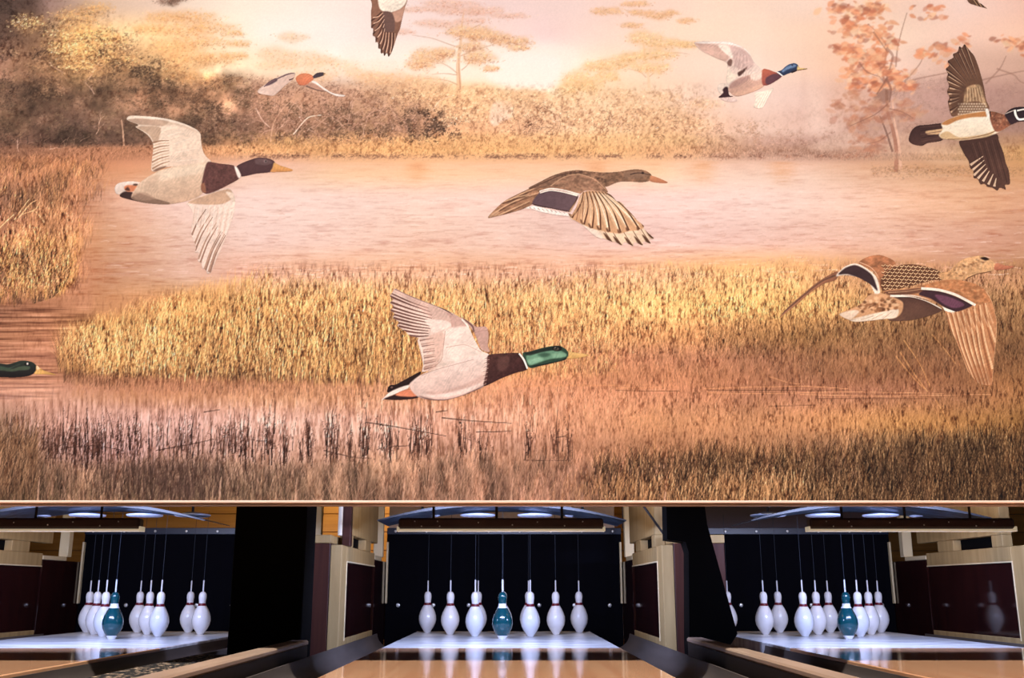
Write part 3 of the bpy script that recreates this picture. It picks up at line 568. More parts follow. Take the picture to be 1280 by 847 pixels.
class Bird:
    """one printed bird, drawn in the pixel grid of a zoomed photo crop"""
    def __init__(s, x0, y0, x1, y1, w):
        s.k = (x1 - x0) / w; s.x0, s.y0 = x0, y0
        s.C = Canvas(x0, y0, x1, y1, 2)
        oy, ox = int((y0 - PY0) * SS), int((x0 - PX0) * SS)
        g = LAND.c[oy:oy + s.C.h, ox:ox + s.C.w]; s.C.c[:g.shape[0], :g.shape[1]] = g

    def finish(s):
        h, w = s.C.a.shape                 # feather grain, and the plumage's soft rounding
        m = (s.C.a > .42).astype(np.float32)
        rim = np.clip((blur(m, 3 * s.C.ss) - .4) * 2.2, 0, 1)
        s.C.c *= (.93 + .08 * rim)[..., None]
        yy, xx = np.mgrid[0:h, 0:w]
        s.C.c *= 1 + (.07 * fbm(w, h, 6, 5, 3, 7) + .10 * fbm(w, h, 40, 26, 3, 9) + .05 * np.sin((xx * .8 + yy * .6 + 9 * fbm(w, h, 24, 24, 2, 3)) * .9) * fbm(w, h, 30, 30, 2, 4))[..., None]
        s.C.c = np.clip(s.C.c + .3 * (s.C.c - blur(s.C.c, 3)), 0, 255)
        return s.C

    def T(s, pts):
        return [(s.x0 + a * s.k, s.y0 + b * s.k) for a, b in pts]

    def p(s, pts, col, **k):
        k['feather'] = max(k.get('feather', 0), .7 if k.get('keep') else .3)
        s.C.poly(s.T(pts), col, **k)

    def l(s, pts, col, w=4, w1=None, a=1., keep=True):
        s.C.line(s.T(pts), col, w * s.k, (w if w1 is None else w1) * s.k, a, keep)

    def e(s, x, y, rx, ry, col, a=1., keep=True, rot=0., f=0.):
        q = np.linspace(0, 2 * np.pi, 17)[:-1]; c, n = math.cos(rot), math.sin(rot)
        s.p([(x + rx * math.cos(t) * c - ry * math.sin(t) * n, y + rx * math.cos(t) * n + ry * math.sin(t) * c) for t in q], col, alpha=a, keep=keep, feather=f)

    def fan(s, A, B, cols, w0, w1, a=.8, n=None, bend=0.):
        """strokes from polyline A to polyline B"""
        A, B = np.array(A, float), np.array(B, float)
        n = n or max(len(A), len(B))
        f = lambda P: np.stack([np.interp(np.linspace(0, len(P) - 1, n), np.arange(len(P)), P[:, j]) for j in (0, 1)], 1)
        A, B = f(A), f(B)
        for i in range(n):
            d = B[i] - A[i]; m = (A[i] + B[i]) / 2 + np.array((-d[1], d[0])) * bend
            s.l([tuple(A[i]), tuple(m), tuple(B[i])], cols[i % len(cols)], w0, w1, a)

    def speck(s, pts, n, cols, r=(2, 5), a=.8, seed=1):
        r_ = np.random.default_rng(seed); P = np.array(pts, float)
        lo, hi = P.min(0), P.max(0); k = 0
        for _ in range(n * 6):
            q = lo + (hi - lo) * r_.random(2)
            ins = False
            for (ax, ay), (bx, by) in zip(P, np.roll(P, -1, 0)):
                if (ay > q[1]) != (by > q[1]) and q[0] < (bx - ax) * (q[1] - ay) / (by - ay) + ax: ins = not ins
            if ins:
                s.e(q[0], q[1], r_.uniform(*r) * 1.5, r_.uniform(*r), cols[r_.integers(0, len(cols))], a, rot=r_.uniform(-.6, .6)); k += 1
                if k >= n: break


def bird_pale_drake():
    b = Bird(130, 120, 380, 350, 921)
    # tail
    b.p([(48, 425), (62, 402), (105, 392), (160, 394), (190, 412), (150, 442), (95, 452), (58, 452)], (246, 226, 214), col2=(226, 196, 180), ang=60, feather=.4)
    b.p([(72, 462), (92, 440), (130, 442), (150, 470), (175, 488), (130, 480)], (66, 44, 42))
    b.p([(92, 422), (108, 410), (160, 412), (182, 424), (172, 436), (110, 440)], (216, 132, 94))
    b.p([(96, 432), (110, 418), (120, 436)], (96, 60, 50), keep=True); b.e(145, 408, 12, 5, (92, 66, 56))
    # upper wing
    b.p([(105, 111), (118, 90), (200, 92), (290, 103), (370, 126), (425, 152), (446, 175), (448, 205), (456, 250), (472, 278), (495, 302), (470, 318), (380, 322), (290, 328), (240, 348), (217, 342), (220, 290), (226, 235), (216, 200), (190, 172), (143, 142), (158, 133)], (246, 222, 200), col2=(238, 206, 184), ang=60)
    b.p([(105, 111), (150, 103), (230, 108), (300, 112), (270, 138), (200, 134), (155, 130)], (186, 152, 130), alpha=.9, keep=True, feather=.8)
    b.p([(230, 106), (300, 112), (380, 134), (432, 166), (400, 158), (330, 134), (266, 136)], (205, 172, 148), alpha=.6, keep=True, feather=1.5)
    b.p([(150, 142), (230, 138), (262, 150), (250, 205), (232, 215), (205, 176)], (190, 155, 130), alpha=.8, keep=True, feather=1)
    b.p([(140, 96), (250, 100), (360, 126), (425, 158), (360, 132), (250, 106)], (252, 234, 218), alpha=.8, keep=True)
    b.fan([(300, 205), (300, 250), (302, 300)], [(222, 215), (218, 275), (222, 335)], [(160, 118, 92), (214, 178, 152)], 3, 9, .75, 9, .05)
    b.fan([(275, 165), (330, 230), (330, 300)], [(330, 150), (420, 200), (440, 290)], [(228, 196, 172), (252, 232, 214)], 5, 3, .5, 8)
    b.p([(225, 345), (250, 330), (290, 322), (255, 345)], (120, 84, 66), alpha=.8, keep=True)
    # lower wing
    b.p([(378, 492), (440, 462), (500, 440), (575, 424), (600, 455), (606, 500), (594, 560), (572, 625), (548, 690), (522, 745), (496, 806), (484, 818), (474, 818), (466, 798), (452, 796), (446, 768), (430, 758), (436, 722), (418, 720), (422, 690), (404, 648), (402, 600), (410, 548), (395, 512)], (246, 218, 202), col2=(236, 204, 188), ang=90)
    b.p([(385, 490), (450, 462), (572, 428), (592, 466), (548, 496), (470, 500)], (204, 164, 136), alpha=.95, keep=True, feather=.5)
    b.p([(560, 440), (598, 450), (604, 490), (590, 480)], (240, 212, 192), keep=True)
    b.fan([(470, 520), (510, 570), (540, 620), (560, 640)], [(404, 640), (425, 735), (462, 800), (488, 812)], [(150, 110, 92), (238, 212, 198), (176, 134, 112)], 3, 9, .8, 13, .04)
    b.fan([(420, 505), (520, 510), (585, 520)], [(410, 590), (500, 640), (560, 640)], [(222, 184, 164), (250, 230, 218)], 3, 6, .6, 12)
    # body
    b.p([(125, 465), (160, 404), (200, 372), (262, 340), (340, 321), (430, 310), (482, 302), (474, 345), (458, 400), (456, 445), (424, 470), (362, 489), (292, 499), (222, 496), (168, 488)], (232, 202, 176), col2=(206, 168, 142), ang=80)
    b.p([(125, 468), (165, 448), (230, 470), (300, 490), (292, 500), (222, 497), (165, 489)], (112, 84, 70), alpha=.75, keep=True, feather=1.2)
    b.p([(130, 450), (190, 445), (235, 470), (200, 480), (150, 476)], (170, 136, 116), alpha=.6, keep=True, feather=1)
    b.p([(250, 352), (340, 330), (460, 316), (455, 350), (330, 375), (250, 385)], (244, 220, 196), alpha=.6, keep=True, feather=2.5)
    b.p([(200, 380), (260, 360), (240, 400), (190, 420)], (206, 172, 148), alpha=.6, keep=True, feather=2)
    # breast, ring, head, bill
    b.p([(480, 303), (535, 310), (606, 322), (628, 374), (572, 410), (505, 442), (466, 450), (447, 428), (454, 380), (464, 335)], (98, 62, 58), tex=(3, 3, .22, 4))
    b.speck([(500, 330), (600, 340), (600, 380), (480, 430), (465, 400)], 26, [(140, 98, 90), (72, 44, 42)], (1.5, 3), .6, 3)
    b.p([(446, 410), (462, 400), (470, 440), (456, 446)], (180, 120, 86), alpha=.6, keep=True, feather=.8)
    b.p([(610, 322), (660, 297), (712, 282), (762, 287), (788, 304), (782, 330), (766, 350), (700, 358), (634, 371), (622, 350)], (88, 60, 60), col2=(74, 48, 50), ang=90)
    b.p([(700, 290), (755, 292), (775, 308), (740, 318), (700, 312)], (112, 88, 88), alpha=.6, keep=True, feather=1)
    b.p([(600, 320), (614, 330), (630, 362), (626, 380), (616, 372), (606, 346)], (250, 232, 220))
    b.p([(784, 306), (812, 318), (868, 337), (862, 347), (800, 350), (766, 349), (776, 330)], (228, 172, 108), col2=(206, 140, 84), ang=90)
    b.e(744, 300, 8, 6, (150, 126, 122)); b.e(745, 300, 4, 4, (30, 20, 24))
    return b


def bird_brown_hen():
    b = Bird(600, 195, 840, 315, 1280)
    # lower primaries layer
    b.p([(600, 400), (660, 440), (740, 490), (800, 520), (810, 545), (850, 560), (880, 572), (905, 575), (945, 596), (965, 575), (1020, 600), (1030, 575), (1085, 596), (1090, 570), (1140, 585), (1130, 556), (1162, 548), (1110, 500), (1060, 440), (980, 350), (900, 300)], (240, 206, 176))
    b.p([(600, 405), (680, 460), (760, 530), (820, 555), (800, 510), (700, 450)], (246, 222, 204), alpha=.9, feather=.8)
    tips = [(880, 572), (945, 595), (1020, 600), (1085, 596), (1138, 584), (1160, 550)]
    for i, (x, y) in enumerate(tips):
        b.p([(x, y), (x - 28, y - 40), (x - 58, y - 62), (x - 30, y - 12)], (92, 58, 42), keep=True)
        b.l([(x - 150, y - 250), (x - 60, y - 90), (x, y)], (110, 72, 52), 6, 4, .8)
    # tail
    b.p([(50, 412), (90, 362), (160, 300), (230, 262), (320, 218), (440, 160), (520, 130), (470, 220), (400, 240), (350, 320), (290, 352), (200, 380), (110, 402)], (152, 110, 84), tex=(8, 4, .35, 6))
    for P in ([(80, 390), (170, 330), (280, 280), (400, 240)], [(120, 395), (220, 350), (330, 300)], [(200, 290), (300, 240), (400, 200)], [(150, 305), (240, 275), (330, 255)]):
        b.l(P, (216, 172, 136), 9, 4, .8); b.l([(x, y + 12) for x, y in P], (96, 64, 50), 8, 3, .75)
    b.p([(50, 412), (85, 375), (130, 368), (110, 395)], (206, 160, 126), keep=True, alpha=.8)
    # body, neck and head
    b.p([(320, 215), (400, 170), (480, 130), (560, 104), (650, 92), (740, 102), (840, 108), (930, 102), (985, 92), (1040, 86), (1100, 94), (1140, 118), (1148, 140), (1130, 165), (1080, 175), (1000, 170), (930, 172), (880, 190), (842, 205), (760, 200), (600, 180), (440, 210)], (126, 92, 74), col2=(142, 104, 80), ang=0, tex=(4, 3, .3, 8))
    b.speck([(480, 140), (650, 98), (840, 115), (850, 190), (600, 130)], 90, [(84, 58, 46), (176, 134, 104), (64, 44, 36)], (3, 6), .6, 5)
    b.p([(960, 110), (1040, 100), (1110, 108), (1120, 130), (1050, 150), (970, 150)], (146, 112, 92), alpha=.6, keep=True, feather=1)
    b.l([(1000, 122), (1060, 112), (1140, 126)], (78, 56, 48), 9, 5, .8); b.e(1085, 112, 9, 7, (40, 26, 24))
    b.p([(1140, 130), (1180, 140), (1252, 172), (1240, 181), (1180, 178), (1132, 166)], (206, 140, 102), col2=(184, 116, 84), ang=90)
    # wing coverts
    b.p([(440, 215), (500, 165), (580, 132), (660, 120), (730, 138), (800, 170), (850, 225), (845, 248), (780, 235), (700, 232), (650, 262), (560, 232), (470, 222)], (158, 116, 92), tex=(7, 4, .35, 9))
    b.speck([(500, 175), (660, 130), (800, 180), (830, 230), (600, 220)], 70, [(190, 146, 116), (118, 84, 66)], (4, 8), .5, 7)
    b.l([(470, 200), (560, 140), (660, 122), (760, 152), (850, 232)], (206, 160, 126), 7, 4, .7)
    b.l([(330, 220), (440, 170), (560, 120), (700, 106)], (88, 60, 48), 9, 5, .7)
    # speculum
    b.p([(395, 245), (470, 224), (560, 236), (655, 262), (612, 360), (590, 372), (480, 350), (350, 322)], (92, 70, 76), col2=(110, 84, 88), ang=0)
    b.l([(398, 240), (470, 222), (560, 234), (665, 262)], (250, 230, 216), 19, 22, 1.)
    b.l([(345, 322), (400, 336), (480, 352), (590, 374)], (70, 46, 44), 14, 14, 1.)
    b.p([(296, 352), (350, 330), (430, 346), (520, 366), (610, 385), (600, 402), (500, 392), (400, 372), (340, 352)], (252, 236, 226))
    for x in range(330, 600, 28):
        b.l([(x, 340 + (x - 330) * .14), (x + 14, 352 + (x - 330) * .14)], (150, 112, 100), 5, 2, .8)
    b.l([(660, 265), (640, 310), (600, 372)], (80, 54, 46), 18, 22, 1.)
    # primaries: long pale blades with dark edges
    A = [(690, 240), (715, 236), (742, 234), (770, 234), (798, 236), (826, 240), (850, 246)]
    B = [(610, 410), (690, 455), (745, 480), (800, 492), (862, 505), (935, 512), (990, 496), (1060, 490), (1095, 465)]
    A2 = np.array(A, float); A2 = np.stack([np.interp(np.linspace(0, 6, 9), range(7), A2[:, j]) for j in (0, 1)], 1)
    b.p([(690, 238), (850, 244), (930, 320), (1010, 400), (1095, 465), (1060, 492), (990, 500), (935, 515), (862, 508), (800, 495), (745, 482), (690, 458), (610, 412), (640, 340)], (206, 156, 118))
    for i in range(9):
        ax, ay = A2[i]; bx, by = B[i]
        m = ((ax + bx) / 2 + 6, (ay + by) / 2 - 10)
        n_ = np.array((by - ay, ax - bx), float); n_ /= np.linalg.norm(n_)
        w = 20 if i < 7 else 13
        b.p([(ax, ay), (m[0] + n_[0] * w, m[1] + n_[1] * w), (bx + n_[0] * 6, by + n_[1] * 6 - 20), (bx, by), (bx - n_[0] * 22, by - n_[1] * 22 - 24), (m[0] - n_[0] * w, m[1] - n_[1] * w)], (238, 204, 168) if i > 3 else (216, 168, 130), col2=(226, 178, 138), keep=True)
        b.l([(ax - n_[0] * 3, ay + 12), (m[0] - n_[0] * 3, m[1] - n_[1] * 3), (bx - n_[0] * 10, by - n_[1] * 10 - 34)], (252, 228, 200), 3, 13 if i > 2 else 5, .85 if i > 2 else .5)
        b.l([(ax, ay), (m[0] + n_[0] * 17, m[1] + n_[1] * 17), (bx + n_[0] * 4, by + n_[1] * 4)], (104, 66, 48), 6, 12, .95)
        b.p([(bx, by), (bx - n_[0] * 12, by - n_[1] * 12 - 26), (bx - n_[0] * 24, by - n_[1] * 24 - 34), (bx - n_[0] * 15, by - n_[1] * 15 - 6)], (96, 60, 44), keep=True, alpha=.9)
    b.fan([(640, 340), (690, 300)], [(605, 405), (680, 450)], [(150, 104, 78), (200, 152, 116)], 8, 6, .8, 5)
    b.l([(850, 244), (940, 320), (1020, 395), (1095, 462)], (120, 80, 60), 10, 8, .9)
    return b


def bird_green_drake():
    b = Bird(470, 350, 750, 510, 1280)
    # far wing sliver
    b.p([(480, 205), (540, 240), (575, 265), (630, 265), (645, 310), (640, 370), (650, 410), (600, 395), (560, 300), (510, 240)], (196, 156, 146), col2=(206, 164, 150), ang=90)
    b.l([(500, 220), (550, 262), (560, 295)], (110, 76, 70), 12, 8, .8); b.l([(565, 300), (600, 290), (640, 285)], (168, 128, 120), 4, 3, .6)
    # wing
    b.p([(92, 70), (110, 46), (160, 72), (240, 105), (330, 140), (400, 168), (470, 205), (520, 245), (545, 300), (570, 350), (600, 400), (640, 425), (540, 470), (420, 500), (300, 520), (262, 524), (268, 480), (250, 400), (236, 345), (240, 330), (190, 318), (165, 292), (120, 262), (130, 240), (95, 215), (105, 190), (82, 175), (100, 150), (78, 128), (98, 110), (78, 92)], (226, 190, 176), col2=(246, 222, 208), ang=35)
    fe = [((86, 78), (300, 160)), ((80, 92), (310, 180)), ((84, 125), (320, 200)), ((82, 150), (320, 218)), ((84, 172), (320, 232)), ((98, 195), (320, 246)), ((100, 215), (315, 262)), ((124, 243), (310, 276)), ((130, 262), (300, 290)), ((160, 288), (300, 304)), ((190, 316), (300, 318))]
    for i, ((x, y), (u, v)) in enumerate(fe):
        b.l([(u, v), ((x + u) / 2, (y + v) / 2 + 4), (x, y)], (116, 76, 68), 4, 13, .9)
        b.l([(u, v - 6), ((x + u) / 2, (y + v) / 2 - 5), (x + 6, y - 10)], (236, 204, 190), 3, 7, .7)
    b.p([(150, 78), (300, 130), (420, 185), (440, 262), (330, 290), (300, 200), (200, 130)], (206, 164, 150), alpha=.55, keep=True, feather=2.5)
    b.l([(110, 52), (240, 108), (360, 152), (430, 188)], (150, 110, 100), 8, 8, .8); b.l([(355, 150), (400, 172), (440, 200)], (72, 48, 46), 7, 5, .8)
    b.p([(280, 225), (400, 232), (430, 262), (330, 300), (310, 270)], (248, 226, 214), alpha=.85, keep=True, feather=1.2)
    b.p([(400, 180), (480, 212), (520, 262), (440, 275), (425, 220)], (200, 158, 146), alpha=.8, keep=True, feather=1.2)
    b.l([(490, 222), (530, 270), (560, 340), (600, 400)], (252, 236, 224), 9, 7, .9)
    b.p([(395, 285), (530, 268), (570, 360), (600, 410), (400, 470), (380, 380)], (248, 224, 212), alpha=.9, keep=True, feather=2)
    b.p([(290, 330), (385, 300), (380, 400), (340, 500), (280, 515), (290, 430)], (226, 186, 170), alpha=.8, keep=True, feather=1.2)
    b.fan([(330, 330), (340, 420), (345, 490)], [(250, 345), (262, 430), (272, 510)], [(140, 102, 92), (240, 210, 196), (186, 146, 132)], 2, 10, .7, 16)
    b.l([(240, 340), (262, 400), (270, 470), (266, 522)], (246, 220, 206), 12, 8, .9)
    b.l([(395, 290), (385, 380), (370, 460), (300, 515)], (196, 152, 138), 5, 3, .7)
    b.l([(400, 385), (480, 370), (520, 372), (600, 410)], (206, 166, 152), 5, 3, .7)
    # tail
    b.p([(62, 640), (75, 602), (110, 595), (150, 575), (255, 520), (240, 560), (190, 600), (100, 640)], (44, 28, 28))
    b.e(88, 612, 16, 12, (28, 18, 20), keep=False); b.e(90, 612, 8, 6, (120, 90, 84))
    b.p([(25, 690), (70, 645), (130, 615), (190, 598), (180, 622), (100, 655), (50, 680)], (250, 232, 222))
    b.p([(45, 680), (110, 652), (190, 622), (250, 640), (240, 672), (150, 684)], (52, 32, 32))
    b.p([(110, 655), (150, 632), (195, 622), (240, 640), (225, 664), (150, 664)], (226, 138, 104))
    # body
    b.p([(188, 600), (220, 565), (265, 535), (330, 512), (430, 478), (530, 440), (600, 422), (650, 425), (650, 500), (625, 600), (560, 635), (480, 665), (400, 686), (320, 686), (250, 672), (210, 640)], (248, 224, 214), col2=(222, 186, 174), ang=80)
    b.p([(240, 660), (330, 680), (410, 680), (500, 655), (620, 600), (560, 640), (480, 670), (400, 690), (320, 690)], (86, 58, 54), alpha=.75, keep=True, feather=.8)
    b.p([(250, 650), (330, 652), (420, 640), (520, 615), (600, 590), (520, 640), (400, 668), (310, 668)], (246, 222, 212), alpha=.8, keep=True, feather=1)
    b.p([(290, 640), (400, 630), (540, 580), (610, 540), (600, 580), (450, 635), (330, 655)], (206, 166, 154), alpha=.6, keep=True, feather=1.5)
    b.p([(220, 600), (300, 540), (420, 500), (400, 540), (280, 600)], (236, 206, 194), alpha=.7, keep=True, feather=2)
    b.l([(260, 545), (330, 515), (420, 490), (560, 452)], (190, 146, 134), 5, 3, .6)
    # breast, ring, head, bill
    b.p([(640, 430), (700, 418), (760, 415), (820, 416), (850, 450), (868, 508), (800, 530), (720, 560), (620, 606), (622, 560), (634, 500)], (82, 50, 46), col2=(60, 34, 34), ang=60, tex=(3, 3, .25, 11))
    b.p([(700, 440), (760, 440), (750, 500), (700, 520)], (120, 82, 74), alpha=.5, keep=True, feather=2)
    b.fan([(650, 440), (640, 520), (630, 590)], [(618, 450), (612, 530), (610, 600)], [(120, 80, 74), (206, 166, 154)], 7, 2, .6, 14)
    b.p([(836, 420), (880, 406), (940, 388), (1000, 376), (1050, 374), (1085, 392), (1100, 415), (1098, 440), (1080, 456), (1020, 472), (940, 490), (875, 500)], (48, 72, 58))
    b.p([(860, 430), (930, 415), (1000, 400), (1060, 405), (1090, 425), (1075, 440), (1000, 450), (930, 470), (875, 485)], (118, 164, 134), alpha=.9, keep=True, feather=1.2)
    b.p([(870, 455), (930, 440), (960, 450), (920, 472), (880, 480)], (152, 196, 166), alpha=.75, keep=True, feather=1.5)
    b.p([(1010, 420), (1060, 415), (1085, 428), (1050, 442), (1010, 442)], (150, 194, 162), alpha=.65, keep=True, feather=1.5)
    b.p([(850, 418), (920, 398), (1000, 380), (1060, 380), (1040, 395), (950, 410), (880, 430)], (30, 36, 32), alpha=.8, keep=True, feather=1)
    b.p([(920, 425), (960, 412), (1000, 425), (960, 440)], (44, 70, 56), alpha=.7, keep=True, feather=1.5)
    b.p([(880, 492), (960, 478), (1050, 460), (1092, 440), (1086, 456), (1020, 474), (940, 492)], (26, 28, 28), alpha=.85, keep=True, feather=.5)
    b.e(1035, 390, 28, 16, (20, 18, 20), .9, f=.4); b.e(1030, 392, 15, 9, (96, 84, 70)); b.e(1028, 390, 8, 6, (10, 8, 10)); b.e(1024, 386, 3, 3, (230, 220, 210))
    b.l([(818, 417), (845, 455), (866, 506)], (252, 236, 224), 11, 10, 1., keep=False)
    b.p([(1098, 402), (1120, 408), (1160, 416), (1215, 422), (1205, 435), (1150, 446), (1090, 450), (1102, 428)], (240, 198, 130), col2=(226, 172, 104), ang=90)
    return b


def bird_speckled_hen():
    b = Bird(965, 305, 1275, 490, 1280)
    # shadowed belly
    b.p([(620, 262), (720, 268), (820, 300), (880, 340), (800, 375), (700, 395), (600, 392), (640, 330)], (86, 58, 50), col2=(110, 76, 62), ang=90)
    # tail
    b.p([(345, 362), (400, 335), (455, 310), (500, 262), (560, 250), (620, 270), (675, 300), (670, 350), (640, 378), (560, 390), (440, 402), (395, 392)], (214, 160, 118))
    b.p([(395, 392), (470, 372), (560, 350), (650, 335), (640, 378), (560, 390), (440, 402)], (246, 222, 198), keep=True)
    b.p([(345, 362), (420, 340), (450, 350), (400, 390)], (244, 214, 188), keep=True, feather=.6)
    b.speck([(420, 340), (500, 270), (620, 275), (660, 330), (500, 355)], 70, [(110, 70, 48), (236, 190, 148), (150, 100, 68)], (4, 9), .85, 4)
    b.fan([(480, 380), (640, 345)], [(400, 392), (600, 385)], [(206, 168, 140), (252, 236, 218)], 4, 4, .6, 8)
    # far wing: long thin blade
    b.p([(30, 385), (80, 325), (160, 255), (240, 190), (330, 140), (345, 150), (330, 185), (270, 205), (200, 250), (120, 320), (60, 365)], (178, 122, 90), col2=(150, 98, 74), ang=-40)
    b.l([(50, 360), (150, 275), (250, 195), (330, 160)], (110, 74, 60), 7, 10, .8)
    b.p([(330, 165), (370, 118), (430, 98), (490, 125), (540, 170), (560, 245), (530, 255), (500, 200), (440, 170), (380, 160)], (250, 230, 212))
    b.p([(342, 156), (380, 122), (430, 108), (480, 130), (520, 165), (545, 240), (510, 210), (450, 175), (390, 155)], (64, 44, 46))
    b.p([(445, 95), (500, 62), (560, 55), (620, 78), (640, 105), (590, 150), (565, 200), (560, 245), (545, 170), (500, 125)], (176, 114, 80), tex=(6, 4, .3, 5))
    b.l([(450, 92), (510, 120), (545, 165), (556, 235)], (236, 190, 156), 5, 5, .6)
    # scaled back
    back = [(560, 190), (590, 145), (640, 112), (720, 102), (800, 115), (860, 135), (920, 155), (900, 185), (840, 185), (760, 205), (680, 225), (600, 240), (568, 240)]
    b.p(back, (110, 70, 50))
    r_ = np.random.default_rng(3)
    for i in range(8):
        for j in range(15):
            x = 575 + j * 24 + (i % 2) * 12; y = 112 + i * 17 + (x - 740) * .05
            b.l([(x - 10, y + 4), (x, y + 9), (x + 11, y)], (232, 186, 142), 4.5, 4, .95)
            b.l([(x - 9, y + 10), (x, y + 15), (x + 9, y + 7)], (62, 38, 30), 4, 3, .8)
    # neck and head
    b.p([(860, 150), (910, 140), (940, 110), (975, 82), (1020, 66), (1080, 58), (1120, 72), (1150, 98), (1155, 125), (1120, 145), (1060, 155), (1005, 180), (940, 190), (880, 185)], (216, 162, 114), col2=(228, 176, 128), ang=-30, tex=(3, 3, .2, 6))
    b.speck([(950, 115), (1040, 75), (1100, 80), (1080, 120), (980, 165), (900, 170)], 60, [(150, 100, 68), (246, 206, 164), (120, 80, 56)], (2.5, 5), .6, 6)
    b.l([(1005, 178), (1060, 155), (1150, 138)], (96, 62, 46), 7, 5, .8)
    b.p([(1075, 72), (1100, 66), (1122, 78), (1100, 84)], (44, 26, 24), keep=True)
    b.p([(1148, 110), (1165, 95), (1200, 108), (1250, 112), (1245, 122), (1200, 132), (1150, 134)], (214, 138, 104), col2=(186, 108, 82), ang=90)
    # near wing
    b.p([(580, 240), (680, 232), (760, 218), (850, 190), (940, 182), (1040, 200), (1100, 235), (1135, 290), (1160, 390), (1160, 470), (1145, 620), (1135, 725), (1100, 728), (1070, 722), (1045, 700), (1010, 655), (985, 590), (950, 500), (920, 440), (890, 345), (860, 310), (780, 280), (700, 266), (610, 268)], (212, 150, 106), col2=(196, 132, 90), ang=50)
    b.p([(760, 220), (860, 192), (950, 184), (1040, 202), (1100, 240), (1130, 300), (1060, 310), (1000, 280), (900, 245)], (192, 128, 86), tex=(6, 4, .3, 7), keep=True)
    b.speck([(800, 215), (950, 190), (1090, 240), (1110, 290), (1000, 270)], 60, [(160, 100, 66), (222, 160, 112)], (4, 8), .5, 9)
    b.p([(580, 245), (680, 236), (760, 226), (800, 240), (700, 262), (610, 266)], (118, 78, 60), keep=True)
    b.l([(600, 250), (690, 244), (770, 232)], (206, 156, 118), 4, 3, .8)
    b.p([(770, 245), (800, 236), (880, 246), (960, 275), (1020, 305), (1030, 320), (945, 350), (880, 320), (820, 282), (760, 262)], (66, 42, 48), keep=True)
    b.p([(840, 262), (900, 268), (980, 300), (990, 318), (940, 330), (880, 305)], (118, 72, 92), alpha=.85, keep=True, feather=1)
    b.l([(770, 228), (860, 236), (950, 262), (1050, 315)], (252, 232, 214), 13, 13, 1.)
    b.l([(610, 268), (720, 268), (800, 290), (880, 330), (945, 356)], (252, 232, 214), 11, 15, 1.)
    b.fan([(900, 355), (960, 350), (1040, 325), (1110, 300)], [(1010, 655), (1060, 715), (1100, 727), (1130, 724), (1158, 460)], [(158, 100, 68), (242, 196, 152), (206, 146, 104)], 6, 12, .85, 24, .03)
    b.fan([(905, 350), (1000, 345), (1120, 310)], [(930, 440), (1060, 470), (1155, 400)], [(236, 182, 138), (188, 124, 84)], 8, 8, .6, 16)
    b.l([(1105, 240), (1140, 300), (1162, 400), (1155, 520), (1138, 720)], (232, 180, 136), 10, 7, .9)
    b.p([(1030, 640), (1060, 620), (1110, 640), (1130, 722), (1060, 716)], (150, 92, 60), alpha=.45, keep=True, feather=2.5)
    return b


